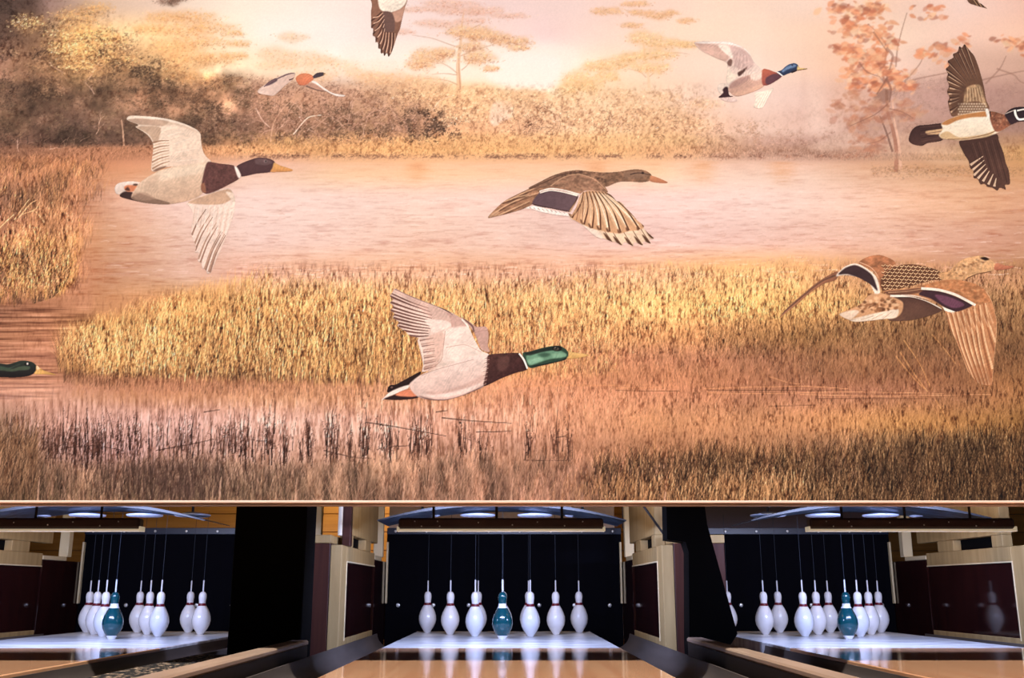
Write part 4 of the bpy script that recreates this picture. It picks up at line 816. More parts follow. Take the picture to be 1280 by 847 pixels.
def bird_wood_duck():
    b = Bird(1125, 40, 1305, 250, 625 * 180 / 155)
    # upper wing
    b.p([(325, 60), (350, 90), (375, 120), (395, 170), (410, 220), (425, 280), (435, 340), (450, 390), (380, 420), (300, 425), (262, 425), (250, 400), (240, 350), (248, 330), (236, 300), (246, 270), (234, 235), (240, 210), (230, 185), (246, 168), (240, 145), (268, 128), (266, 110), (290, 98), (298, 70), (312, 78)], (96, 64, 50), col2=(120, 84, 64), ang=80)
    fe = [((325, 62), (390, 240)), ((300, 74), (375, 240)), ((290, 98), (360, 245)), ((266, 112), (350, 250)), ((242, 146), (340, 255)), ((232, 185), (330, 262)), ((240, 212), (325, 270)), ((235, 238), (320, 282)), ((244, 272), (315, 295)), ((238, 302), (310, 310)), ((248, 332), (305, 325)), ((242, 352), (300, 340)), ((250, 395), (295, 370))]
    for (x, y), (u, v) in fe:
        b.l([(x + 6, y + 10), ((x + u) / 2 + 4, (y + v) / 2 + 6), (u, v)], (206, 166, 136), 9, 3, .85)
        b.l([(x, y), ((x + u) / 2, (y + v) / 2), (u, v)], (70, 44, 36), 8, 3, .9)
    b.p([(335, 280), (400, 265), (425, 330), (435, 385), (340, 390), (320, 340)], (176, 140, 106), keep=True, alpha=.95, tex=(4, 4, .3, 3))
    b.fan([(335, 290), (400, 275)], [(330, 370), (425, 370)], [(110, 78, 58), (206, 170, 136)], 3, 3, .7, 12)
    b.p([(290, 380), (340, 355), (400, 350), (440, 395), (300, 420)], (120, 86, 66), keep=True)
    for i in range(5):
        for j in range(11):
            x = 296 + j * 13 + (i % 2) * 6; b.e(x, 362 + i * 13, 5, 4, (240, 214, 184), .9)
    b.p([(265, 300), (320, 270), (335, 290), (310, 360), (270, 410), (258, 360)], (84, 56, 44), alpha=.55, keep=True, feather=1)
    # lower wing
    b.p([(298, 548), (380, 535), (485, 512), (500, 550), (520, 600), (535, 660), (550, 700), (555, 765), (530, 770), (535, 795), (505, 785), (490, 800), (465, 785), (440, 780), (425, 765), (405, 768), (390, 740), (370, 735), (368, 700), (352, 685), (345, 650), (320, 610)], (72, 46, 40), col2=(92, 62, 52), ang=60)
    for (x, y), (u, v) in [((355, 670), (420, 625)), ((360, 700), (425, 645)), ((372, 722), (432, 665)), ((392, 738), (440, 685)), ((418, 752), (450, 700)), ((445, 768), (470, 715)), ((475, 778), (485, 735))]:
        b.l([(x, y), (u, v)], (226, 190, 160), 13, 3, .9)
    b.fan([(350, 560), (480, 540)], [(380, 640), (540, 760)], [(60, 38, 34), (104, 74, 62)], 5, 6, .5, 9)
    # tail
    b.p([(42, 545), (55, 500), (85, 472), (140, 466), (215, 460), (225, 500), (215, 545), (140, 560), (110, 574), (65, 566)], (62, 38, 36), col2=(84, 56, 50), ang=70)
    b.p([(130, 500), (170, 492), (230, 485), (235, 512), (170, 516), (135, 514)], (206, 164, 124), keep=False)
    b.fan([(100, 480), (110, 570)], [(210, 470), (210, 545)], [(98, 68, 60), (44, 26, 28)], 4, 4, .6, 6)
    # body
    b.p([(208, 462), (240, 440), (300, 420), (380, 402), (440, 398), (480, 400), (540, 420), (590, 440), (560, 470), (500, 505), (440, 525), (380, 535), (300, 545), (225, 540), (196, 520), (215, 490)], (250, 236, 216), col2=(238, 214, 186), ang=90)
    b.p([(208, 462), (250, 435), (320, 415), (420, 400), (445, 402), (440, 425), (360, 430), (290, 445), (240, 468)], (190, 128, 78), keep=True, feather=.6)
    b.p([(200, 520), (240, 500), (300, 530), (420, 515), (480, 495), (440, 528), (300, 546), (225, 541)], (206, 168, 124), alpha=.9, keep=True, feather=1)
    b.l([(240, 540), (330, 538), (440, 515), (500, 490)], (120, 84, 62), 5, 3, .7)
    b.p([(448, 398), (500, 405), (560, 425), (600, 440), (560, 470), (510, 500), (480, 500), (460, 460)], (142, 88, 66), keep=True, tex=(3, 3, .3, 5))
    b.speck([(460, 410), (570, 435), (500, 490), (470, 460)], 40, [(206, 150, 116), (96, 56, 44)], (2, 3.5), .7, 8)
    b.p([(430, 388), (446, 390), (452, 430), (440, 432)], (252, 240, 226), keep=False); b.l([(452, 392), (458, 428)], (50, 32, 30), 6, 5, .9)
    # head
    b.p([(528, 412), (560, 385), (600, 376), (650, 380), (690, 400), (705, 425), (690, 448), (640, 450), (600, 452), (560, 466), (540, 440)], (44, 30, 36), col2=(60, 40, 44), ang=90)
    b.l([(578, 392), (584, 420), (600, 440), (640, 436)], (250, 240, 230), 12, 10, 1.); b.l([(590, 396), (640, 388), (680, 404)], (246, 234, 222), 8, 6, .9); b.l([(530, 412), (560, 400), (580, 392)], (220, 200, 186), 5, 4, .8)
    b.p([(692, 412), (722, 420), (724, 430), (695, 440)], (206, 120, 90))
    return b


def bird_rising_drake():
    b = Bird(855, 40, 1020, 145, 1280)
    b.p([(680, 590), (760, 570), (870, 540), (830, 620), (790, 690), (760, 740), (700, 740), (670, 720), (690, 650)], (252, 232, 212), alpha=.85, feather=1.2)
    b.fan([(780, 590), (840, 570)], [(700, 730), (770, 720)], [(236, 204, 180), (255, 244, 230)], 6, 10, .6, 6)
    # raised wing
    b.p([(95, 100), (180, 88), (300, 90), (430, 92), (520, 118), (590, 155), (640, 210), (670, 270), (720, 330), (760, 370), (740, 460), (560, 480), (450, 520), (425, 540), (405, 470), (415, 400), (420, 330), (405, 290), (330, 262), (250, 225), (180, 190), (130, 150)], (232, 198, 184), col2=(242, 214, 200), ang=45)
    b.p([(110, 105), (200, 112), (330, 130), (430, 170), (440, 240), (400, 285), (300, 245), (190, 190)], (214, 172, 156), alpha=.9, keep=True, feather=1)
    b.p([(95, 98), (300, 90), (430, 92), (530, 122), (560, 150), (430, 120), (300, 110), (180, 112)], (252, 236, 226), keep=True, alpha=.9, feather=.6)
    b.p([(330, 130), (420, 130), (475, 200), (470, 250), (410, 215)], (252, 234, 218), alpha=.85, keep=True, feather=1.2)
    b.p([(440, 130), (560, 160), (640, 230), (680, 320), (600, 370), (500, 340), (470, 220)], (206, 170, 162), alpha=.8, keep=True, feather=1.5)
    b.l([(590, 155), (650, 220), (690, 290), (750, 360)], (252, 236, 226), 22, 12, .95)
    b.p([(420, 290), (450, 260), (470, 280), (455, 330), (425, 320)], (120, 84, 74), alpha=.9, keep=True, feather=.6)
    b.p([(520, 395), (560, 370), (610, 340), (590, 380), (535, 430)], (92, 62, 56), keep=True, feather=.4)
    b.p([(410, 400), (430, 340), (470, 400), (520, 420), (440, 500), (412, 480)], (250, 228, 206), alpha=.85, keep=True, feather=1.2)
    b.fan([(520, 200), (620, 230)], [(480, 370), (640, 380)], [(190, 150, 144), (232, 200, 188)], 6, 5, .5, 8)
    # tail
    b.p([(320, 540), (340, 500), (400, 495), (440, 520), (430, 600), (350, 600)], (246, 222, 206), alpha=.85, feather=.8)
    b.p([(330, 636), (380, 590), (375, 560), (400, 532), (428, 540), (440, 610), (490, 622), (440, 632)], (62, 36, 40))
    b.p([(350, 645), (440, 632), (500, 640), (520, 670), (450, 682), (380, 665)], (242, 208, 198), alpha=.8, feather=1)
    # body
    b.p([(430, 560), (460, 500), (520, 455), (620, 420), (720, 390), (770, 370), (790, 430), (780, 520), (700, 570), (600, 605), (520, 625), (470, 610)], (224, 180, 162), col2=(212, 164, 144), ang=80)
    b.p([(450, 500), (560, 440), (650, 430), (600, 480), (500, 530), (440, 545)], (176, 136, 128), alpha=.7, keep=True, feather=2)
    b.p([(640, 420), (750, 380), (760, 440), (680, 470)], (250, 226, 210), alpha=.8, keep=True, feather=1.5)
    b.p([(470, 590), (600, 560), (760, 500), (760, 530), (620, 600), (520, 626)], (236, 186, 160), alpha=.8, keep=True, feather=1.5)
    # breast and head
    b.p([(762, 362), (820, 362), (880, 385), (920, 395), (950, 430), (900, 470), (830, 510), (775, 520), (755, 480)], (206, 112, 86), col2=(150, 76, 70), ang=60)
    b.p([(800, 440), (880, 405), (945, 425), (900, 472), (820, 512), (790, 490)], (96, 62, 72), alpha=.9, keep=True, feather=1)
    b.p([(895, 385), (940, 370), (980, 335), (1020, 310), (1070, 300), (1110, 320), (1105, 360), (1060, 385), (1010, 405), (950, 425)], (66, 84, 116), col2=(40, 46, 70), ang=70)
    b.p([(950, 370), (1000, 335), (1060, 315), (1090, 325), (1060, 345), (1000, 365), (960, 390)], (126, 150, 186), alpha=.85, keep=True, feather=.8)
    b.p([(1040, 385), (1100, 362), (1106, 372), (1050, 398)], (44, 30, 36))
    b.l([(900, 385), (930, 405), (958, 428)], (250, 240, 232), 13, 11, 1., keep=False)
    b.e(1050, 322, 8, 6, (20, 18, 26))
    b.p([(1104, 322), (1125, 345), (1198, 350), (1195, 360), (1150, 368), (1098, 372)], (234, 196, 130)); b.l([(1100, 372), (1150, 364), (1196, 356)], (110, 74, 54), 9, 6, .9)
    return b


def bird_distant():
    b = Bird(310, 80, 440, 140, 1270 * 130 / 210)
    o = -484                              # crop taken at y = 80
    q = lambda P: [(x, y + o) for x, y in P]
    b.p(q([(70, 690), (100, 655), (150, 625), (210, 590), (290, 555), (360, 550), (340, 600), (280, 650), (210, 715), (180, 725), (90, 710)]), (238, 206, 190), col2=(226, 190, 174), ang=40)
    b.p(q([(130, 650), (150, 620), (210, 588), (220, 610), (170, 640)]), (98, 74, 80)); b.l(q([(120, 655), (180, 615), (290, 565), (350, 548)]), (120, 92, 94), 9, 12, .8)
    b.l(q([(310, 605), (340, 595), (362, 580)]), (96, 70, 66), 10, 8, .9)
    b.p(q([(400, 640), (450, 630), (510, 625), (560, 650), (600, 690), (540, 690), (470, 668)]), (186, 140, 120)); b.p(q([(470, 615), (510, 612), (560, 650), (640, 700), (735, 718), (720, 732), (660, 725), (590, 690), (520, 640)]), (252, 232, 220))
    b.l(q([(440, 650), (520, 680), (590, 692)]), (128, 96, 84), 12, 8, .8)
    b.p(q([(360, 585), (400, 555), (460, 555), (500, 580), (490, 605), (440, 640), (390, 645), (365, 615)]), (226, 140, 100), col2=(206, 116, 84), ang=80)
    b.p(q([(490, 575), (520, 550), (560, 545), (582, 552), (570, 572), (520, 588), (498, 592)]), (74, 60, 66)); b.p(q([(575, 550), (590, 556), (572, 568)]), (206, 160, 110))
    return b


def bird_hanging_wing():
    b = Bird(455, -30, 520, 90, 65 * 6.048)
    o = 181; X = lambda P: [(x - 877, y + o) for x, y in P]
    b.p(X([(915, -60), (990, -120), (1110, -150), (1210, -60), (1205, 10), (1190, 50), (1170, 130), (1150, 220), (1135, 250), (1110, 330), (1085, 400), (1062, 432), (1050, 400), (1030, 428), (1022, 400), (1005, 408), (1000, 370), (985, 368), (980, 320), (962, 322), (960, 280), (942, 270), (945, 215), (930, 215), (930, 150), (928, 90), (935, 30)]), (150, 106, 86), col2=(128, 88, 72), ang=90)
    b.p(X([(985, -60), (1080, -120), (1200, -60), (1195, 20), (1150, 70), (1080, 95), (1020, 85), (990, 50)]), (248, 230, 212))
    b.p(X([(1085, 100), (1150, 72), (1192, 48), (1170, 140), (1130, 168), (1100, 150)]), (198, 150, 128), keep=True)
    b.p(X([(1020, 90), (1085, 95), (1110, 160), (1100, 240), (1020, 235), (1010, 160)]), (112, 82, 74), keep=True)
    fe = [((1010, 90), (930, 160)), ((1018, 110), (934, 205)), ((1020, 140), (945, 260)), ((1020, 175), (965, 310)), ((1022, 210), (985, 360)), ((1035, 240), (1005, 402)), ((1055, 240), (1030, 424)), ((1078, 242), (1060, 428)), ((1100, 245), (1088, 390))]
    for i, ((x, y), (u, v)) in enumerate(fe):
        b.l(X([(x, y), ((x + u) / 2 + 4, (y + v) / 2), (u, v)]), (92, 60, 50), 9, 14, .95)
        b.l(X([(x + 12, y + 6), ((x + u) / 2 + 17, (y + v) / 2), (u + 14, v - 26)]), (232, 184, 156), 4, 9, .8)
    return b


def bird_swimming_head():
    b = Bird(-40, 430, 120, 500, 160 * 1280 / 120)
    X = lambda P: [(x + 426.7, y) for x, y in P]
    b.p(X([(-420, 260), (-200, 235), (0, 250), (100, 262), (190, 240), (260, 218), (340, 215), (420, 230), (470, 260), (492, 300), (480, 350), (450, 395), (380, 425), (280, 440), (150, 445), (0, 440), (-200, 450), (-420, 460)]), (46, 54, 48), col2=(30, 22, 26), ang=90)
    b.p(X([(-300, 290), (0, 300), (150, 330), (250, 300), (340, 290), (400, 300), (380, 340), (250, 350), (150, 365), (0, 350), (-300, 360)]), (84, 100, 78), alpha=.7, keep=True, feather=1)
    b.p(X([(0, 290), (120, 310), (240, 270), (300, 262), (200, 300), (120, 340), (0, 330)]), (60, 78, 64), alpha=.8, keep=True, feather=1)
    b.l(X([(0, 252), (100, 264), (190, 242), (260, 220), (340, 216), (430, 235), (480, 275)]), (206, 150, 112), 9, 7, .7)
    b.e(365 + 426.7, 265, 34, 22, (16, 14, 16)); b.e(366 + 426.7, 260, 14, 16, (246, 232, 220))
    b.p(X([(490, 275), (530, 310), (580, 345), (660, 370), (740, 398), (750, 412), (680, 410), (560, 402), (452, 398), (480, 350)]), (236, 186, 112), col2=(222, 166, 96), ang=60)
    b.p(X([(490, 275), (530, 312), (520, 340), (485, 330)]), (244, 206, 170), alpha=.9, keep=True, feather=.5); b.e(545 + 426.7, 338, 14, 6, (150, 104, 60))
    return b


def bird_wing_tip():
    b = Bird(1195, -30, 1245, 20, 200)
    b.p([(40, 60), (100, 40), (110, 122), (130, 140), (165, 168), (150, 162), (100, 148), (60, 130)], (150, 104, 76), col2=(72, 48, 38), ang=50)
    b.fan([(60, 80), (100, 80)], [(110, 150), (160, 165)], [(214, 170, 130), (80, 52, 42)], 4, 3, .8, 6)
    return b


BIRDS = [(bird_pale_drake, 'pale mallard drake with dark brown head gliding over the water'),
         (bird_brown_hen, 'brown mallard hen with wing swept down over the water'),
         (bird_green_drake, 'green-headed mallard drake with white body over golden grass'),
         (bird_speckled_hen, 'speckled tan hen with purple wing bar over brown grass'),
         (bird_wood_duck, 'white-bellied duck with dark wings before the autumn tree'),
         (bird_rising_drake, 'small blue-headed drake rising through pale mist'),
         (bird_distant, 'small distant duck with orange breast before the brush'),
         (bird_hanging_wing, 'brown striped wing hanging from the upper edge'),
         (bird_swimming_head, 'dark green duck head with yellow bill low over water'),
         (bird_wing_tip, 'dark tip of a wing near the upper edge')]

# ------------------------------------------------------------------ helpers
def smat(name, colour, rough=.6, metal=0., spec=.5, coat=0., emit=None, noise_=None, bump=0.):
    m = bpy.data.materials.new(name); m.use_nodes = True
    nt = m.node_tree; p = nt.nodes['Principled BSDF']
    p.inputs['Base Color'].default_value = (*colour, 1); p.inputs['Roughness'].default_value = rough
    p.inputs['Metallic'].default_value = metal; p.inputs['Specular IOR Level'].default_value = spec
    if emit: p.inputs['Emission Color'].default_value = (*emit[0], 1); p.inputs['Emission Strength'].default_value = emit[1]
    if coat: p.inputs['Coat Weight'].default_value = coat; p.inputs['Coat Roughness'].default_value = .05
    if noise_:
        (sx, sy, sz), c2, sc, contrast = noise_
        tc = nt.nodes.new('ShaderNodeTexCoord'); mp = nt.nodes.new('ShaderNodeMapping'); mp.inputs['Scale'].default_value = (sx, sy, sz)
        n = nt.nodes.new('ShaderNodeTexNoise'); n.inputs['Scale'].default_value = sc; n.inputs['Detail'].default_value = 6; n.inputs['Distortion'].default_value = .4
        r = nt.nodes.new('ShaderNodeValToRGB'); e = r.color_ramp.elements
        e[0].position = .5 - contrast; e[1].position = .5 + contrast; e[0].color = (*c2, 1); e[1].color = (*colour, 1)
        nt.links.new(tc.outputs['Object'], mp.inputs[0]); nt.links.new(mp.outputs[0], n.inputs['Vector'])
        nt.links.new(n.outputs[0], r.inputs[0]); nt.links.new(r.outputs[0], p.inputs['Base Color'])
        if bump:
            b = nt.nodes.new('ShaderNodeBump'); b.inputs['Strength'].default_value = bump; b.inputs['Distance'].default_value = .004
            nt.links.new(n.outputs[0], b.inputs['Height']); nt.links.new(b.outputs[0], p.inputs['Normal'])
    return m


M = {
    'lane': smat('lane_wood', (1.0, .54, .29), .10, spec=.5, coat=.15, noise_=((26, .5, 1), (.82, .38, .19), 1.6, .2)),
    'deck': smat('pin_deck_white', (.90, .88, .86), .22, spec=.5, noise_=((1.5, 6, 1), (.62, .60, .62), 2.6, .10)),
    'tail': smat('tail_plank', (.70, .52, .38), .4),
    'gutter': smat('gutter_grey', (.135, .105, .09), .5, spec=.25, noise_=((4, .6, 4), (.085, .065, .055), 3, .2)),
    'cap': smat('capping', (.56, .38, .27), .35, noise_=((8, .6, 8), (.44, .28, .19), 3, .2)),
    'capside': smat('capping_side', (.03, .019, .015), .5, spec=.25),
    'ply': smat('plywood', (.50, .335, .145), .6, spec=.3, noise_=((9, 9, .9), (.35, .22, .085), 2.4, .22)),
    'ply_edge': smat('plywood_edge', (.80, .64, .38), .6),
    'dark_panel': smat('dark_laminate', (.036, .008, .006), .07, spec=.6, noise_=((8, 8, .8), (.014, .004, .004), 2, .25)),
    'dark_board': smat('dark_stained_board', (.085, .026, .014), .4, noise_=((14, 14, .7), (.04, .011, .008), 2.5, .25)),
    'outer_panel': smat('orange_brown_panel', (.40, .20, .05), .5, noise_=((7, 7, .8), (.32, .15, .035), 2, .25)),
    'black': smat('matt_black', (.0022, .002, .0022), .8, spec=.08),
    'curtain': smat('pit_cloth', (.0022, .0022, .005), .85, spec=.08, noise_=((10, 10, .6), (.0014, .0014, .003), 2, .3)),
    'strip': smat('curtain_strip', (.012, .02, .045), .35),
    'bolt': smat('bolt_white', (.75, .73, .70), .3, .4),
    'bolt_dark': smat('bolt_centre', (.06, .05, .05), .4),
    'pin': smat('pin_white', (.80, .80, .82), .22, spec=.5, coat=.3, noise_=((1, 1, 1), (.72, .71, .75), 22, .2)),
    'pin_green': smat('pin_teal', (.003, .052, .066), .16, spec=.5, coat=.5),
    'maroon': smat('band_maroon', (.13, .004, .016), .35),
    'cord': smat('cord_grey', (.014, .02, .034), .8),
    'stem': smat('cord_stem', (.62, .62, .68), .35),
    'beam': smat('light_bar_brown', (.032, .010, .008), .5),
    'lip': smat('light_bar_lip', (.80, .72, .56), .45, emit=((1.0, .82, .56), .30)),  # faint glow added to brighten the lip and end clips
    'tray': smat('tray_metal', (.10, .155, .27), .34, .9, noise_=((4, 16, 4), (.004, .006, .012), 2.2, .08)),  # blue streaks put the pin lamps' reflection into the metal colour
    'tray_edge': smat('tray_edge', (.010, .009, .012), .5),
    'cup': smat('cup_pale', (.50, .54, .68), .4, .1),
    'rod': smat('rod_dark', (.02, .015, .014), .4, .5),
    'tube': smat('tube_cream', (.74, .62, .45), .4),
    'backwall': smat('back_wall_wood', (.66, .33, .075), .5, noise_=((.7, 1, 16), (.50, .22, .04), 2.2, .25)),
    'board_tan': smat('tan_board', (.74, .53, .40), .6, noise_=((3, 3, 3), (.60, .42, .31), 3, .2)),
    'board_mauve': smat('mauve_board', (.085, .050, .058), .6),
    'concrete': smat('concrete', (.09, .08, .075), .85, noise_=((1, 1, 1), (.06, .055, .05), 3, .2)),
    'ceiling': smat('ceiling_paint', (.10, .09, .085), .9),
    'bulk': smat('bulkhead_paint', (.45, .34, .27), .8),
    'trim': smat('print_trim', (.95, .74, .62), .4, noise_=((1.2, 1, 1), (.84, .58, .46), 3, .2)),  # highlight along the moulding painted as a pale strip
    'trim_low': smat('print_trim_lower', (.34, .235, .175), .5),
    'print_back': smat('print_back', (.10, .08, .07), .8),
    'metal': smat('bracket_metal', (.45, .45, .48), .4, .8),
}
# flecked carpet between the gutters
m = smat('flecked_carpet', (.012, .009, .008), .9); nt = m.node_tree
tc = nt.nodes.new('ShaderNodeTexCoord'); v = nt.nodes.new('ShaderNodeTexNoise'); v.inputs['Scale'].default_value = 46; v.inputs['Detail'].default_value = 3
r = nt.nodes.new('ShaderNodeValToRGB'); r.color_ramp.elements[0].position = .56; r.color_ramp.elements[1].position = .62
r.color_ramp.elements[0].color = (.008, .006, .005, 1); r.color_ramp.elements[1].color = (.62, .42, .27, 1)
nt.links.new(tc.outputs['Object'], v.inputs['Vector']); nt.links.new(v.outputs[0], r.inputs[0]); nt.links.new(r.outputs[0], nt.nodes['Principled BSDF'].inputs['Base Color'])
M['carpet'] = m
# printed picture: colour attribute only
m = bpy.data.materials.new('printed_picture'); m.use_nodes = True; p = m.node_tree.nodes['Principled BSDF']
p.inputs['Roughness'].default_value = .75; p.inputs['Specular IOR Level'].default_value = .12
at = m.node_tree.nodes.new('ShaderNodeAttribute'); at.attribute_name = 'ink'; m.node_tree.links.new(at.outputs['Color'], p.inputs['Base Color'])
M['print'] = m


class MB:
    """collects simple solids into one mesh"""
    def __init__(s): s.v, s.f, s.m, s.mi = [], [], [], 0

    def add(s, vs_, fs):
        k = len(s.v); s.v += [tuple(map(float, q)) for q in vs_]; s.f += [tuple(i + k for i in f) for f in fs]; s.m += [s.mi] * len(fs); return s

    def box(s, x0, x1, y0, y1, z0, z1):
        return s.add([(x, y, z) for x in (x0, x1) for y in (y0, y1) for z in (z0, z1)],
                     [(0, 1, 3, 2), (4, 6, 7, 5), (0, 4, 5, 1), (2, 3, 7, 6), (0, 2, 6, 4), (1, 5, 7, 3)])

    def bbox(s, x0, x1, y0, y1, z0, z1, b=.003):
        """box with chamfered edges"""
        n0 = []
        X, Y, Z = (x0, x1), (y0, y1), (z0, z1)
        idx = {}
        for i in (0, 1):
            for j in (0, 1):
                for k in (0, 1):
                    sx, sy, sz = (1 - 2 * i) * b, (1 - 2 * j) * b, (1 - 2 * k) * b
                    for a, q in enumerate(((X[i], Y[j] + sy, Z[k] + sz), (X[i] + sx, Y[j], Z[k] + sz), (X[i] + sx, Y[j] + sy, Z[k]))):
                        idx[(i, j, k, a)] = len(n0); n0.append(q)
        F = []
        for i in (0, 1):
            q = [idx[(i, j, k, 0)] for j, k in ((0, 0), (0, 1), (1, 1), (1, 0))]; F.append(q if i == 0 else q[::-1])
        for j in (0, 1):
            q = [idx[(i, j, k, 1)] for i, k in ((0, 0), (1, 0), (1, 1), (0, 1))]; F.append(q if j == 0 else q[::-1])
        for k in (0, 1):
            q = [idx[(i, j, k, 2)] for i, j in ((0, 0), (0, 1), (1, 1), (1, 0))]; F.append(q if k == 0 else q[::-1])
        for i in (0, 1):
            for j in (0, 1): F.append([idx[(i, j, 0, 0)], idx[(i, j, 0, 1)], idx[(i, j, 1, 1)], idx[(i, j, 1, 0)]])
        for i in (0, 1):
            for k in (0, 1): F.append([idx[(i, 0, k, 0)], idx[(i, 0, k, 2)], idx[(i, 1, k, 2)], idx[(i, 1, k, 0)]])
        for j in (0, 1):
            for k in (0, 1): F.append([idx[(0, j, k, 1)], idx[(0, j, k, 2)], idx[(1, j, k, 2)], idx[(1, j, k, 1)]])
        for i in (0, 1):
            for j in (0, 1):
                for k in (0, 1): F.append([idx[(i, j, k, a)] for a in (0, 1, 2)])
        return s.add(n0, F)

    def prism(s, poly, y0, y1):
        """polygon in x,z extruded along y"""
        n = len(poly)
        return s.add([(x, y0, z) for x, z in poly] + [(x, y1, z) for x, z in poly],
                     [tuple(range(n))[::-1], tuple(range(n, 2 * n))] + [(i, (i + 1) % n, n + (i + 1) % n, n + i) for i in range(n)])

    def slab(s, poly, x0, x1):
        """polygon in y,z extruded along x"""
        n = len(poly)
        return s.add([(x0, y, z) for y, z in poly] + [(x1, y, z) for y, z in poly],
                     [tuple(range(n)), tuple(range(n, 2 * n))[::-1]] + [(i, n + i, n + (i + 1) % n, (i + 1) % n) for i in range(n)])

    def lathe(s, prof, c=(0, 0, 0), n=28):
        V, F = [], []
        for r_, z in prof:
            for i in range(n):
                a = 2 * math.pi * i / n; V.append((c[0] + r_ * math.cos(a), c[1] + r_ * math.sin(a), c[2] + z))
        for j in range(len(prof) - 1):
            for i in range(n): F.append((j * n + i, j * n + (i + 1) % n, (j + 1) * n + (i + 1) % n, (j + 1) * n + i))
        F += [tuple(range(n))[::-1], tuple(range((len(prof) - 1) * n, len(prof) * n))]
        return s.add(V, F)

    def tube(s, pts, r_, n=8):
        P = [Vector(p) for p in pts]; V, F = [], []
        for i, p in enumerate(P):
            d = (P[min(i + 1, len(P) - 1)] - P[max(i - 1, 0)]).normalized()
            u = d.cross(Vector((0, 1, 0)) if abs(d.y) < .9 else Vector((1, 0, 0))).normalized(); w = d.cross(u)
            for k in range(n):
                a = 2 * math.pi * k / n; V.append(p + (u * math.cos(a) + w * math.sin(a)) * r_)
        for i in range(len(P) - 1):
            for k in range(n): F.append((i * n + k, i * n + (k + 1) % n, (i + 1) * n + (k + 1) % n, (i + 1) * n + k))
        F += [tuple(range(n))[::-1], tuple(range((len(P) - 1) * n, len(P) * n))]
        return s.add(V, F)

    def build(s, name, mats, parent=None, smooth_=False, loc=None):
        me = bpy.data.meshes.new(name); me.from_pydata(s.v, [], s.f)
        for q in (mats if isinstance(mats, (list, tuple)) else [mats]): me.materials.append(M[q])
        me.polygons.foreach_set('material_index', s.m)
        if smooth_: me.polygons.foreach_set('use_smooth', [True] * len(me.polygons))
        me.update()
        import bmesh
        b = bmesh.new(); b.from_mesh(me); bmesh.ops.recalc_face_normals(b, faces=b.faces); b.to_mesh(me); b.free()
        if smooth_: me.set_sharp_from_angle(angle=math.radians(40))
        o = bpy.data.objects.new(name, me); col.objects.link(o)
        if parent: o.parent = parent
        if loc is not None: o.location = loc
        return o


def tag(o, label=None, cat=None, group=None, kind=None):
    for k, q in (('label', label), ('category', cat), ('group', group), ('kind', kind)):
        if q: o[k] = q
    return o


def empty(name, loc):
    o = bpy.data.objects.new(name, None); col.objects.link(o); o.location = loc; o.empty_display_size = .1
    return o


# photo pixel -> ray; the depth always comes from the plane the thing stands in
_cp, _sp = math.cos(PITCH), math.sin(PITCH)


def on_plane(px, py, Y):
    """point in the vertical plane y = Y seen at a photo pixel (arrays allowed)"""
    u = (np.asarray(px, float) - 640) / FPX; v_ = (423.5 - np.asarray(py, float)) / FPX
    dx, dy, dz = u, _cp - v_ * _sp, _sp + v_ * _cp
    c, s_ = math.cos(-YAW), math.sin(-YAW)
    X_, Y_ = c * dx + s_ * dy, -s_ * dx + c * dy
    t = Y / Y_
    return CAM[0] + X_ * t, CAM[2] + dz * t


def to_pixel(X, Y, Z):
    x, y, z = X - CAM[0], Y - CAM[1], Z - CAM[2]
    c, s_ = math.cos(YAW), math.sin(YAW)
    x, y = c * x + s_ * y, -s_ * x + c * y
    D = _cp * y + _sp * z; U_ = -_sp * y + _cp * z
    return 640 + FPX * x / D, 423.5 - FPX * U_ / D


# ------------------------------------------------------------------ the setting
LANES = {'green-headed drake': 0.0, 'dark reeds': -2.0446, 'speckled hen': 1.8144}   # print motif above each lane
LX = list(LANES.values())
MURAL_Y = 3.5
HEAD_Y = 5.433                                   # head pin
DECK0, DECK1 = 4.62, 6.36                        # pin deck
CURT_Y = 6.86
FLOOR_Z = -.34

tag(MB().box(-6, 6, -3.5, 8.6, FLOOR_Z - .1, FLOOR_Z).build('floor', 'concrete'), kind='structure')
tag(MB().box(-6, 6, 3.55, 8.6, 3.6, 3.7).build('ceiling', 'ceiling'), kind='structure')  # unseen; added to shut light out of the pits from above
wb = tag(MB().box(-6, 6, 8.45, 8.6, FLOOR_Z, 3.6).build('wall_back', 'ceiling'), kind='structure')
pz = FLOOR_Z
for i in range(24):                              # horizontal planks on the back wall
    h = .15
    if pz + h > 3.4: break
    MB().bbox(-5.95, 5.95, 8.425, 8.45, pz + .002, pz + h - .002, .004).build('plank', 'backwall', wb); pz += h
tag(MB().box(-6.1, -6, 3.4, 8.6, FLOOR_Z, 3.7).build('wall_left', 'ceiling'), kind='structure')
tag(MB().box(6, 6.1, 3.4, 8.6, FLOOR_Z, 3.7).build('wall_right', 'ceiling'), kind='structure')

# ------------------------------------------------------------------ the printed masking panel
LIFT = .0006
INK = .82


def ink(c):
    c = np.clip(c, 0, 255) / 255.
    return np.where(c <= .04045, c / 12.92, ((c + .055) / 1.055)**2.4) * INK


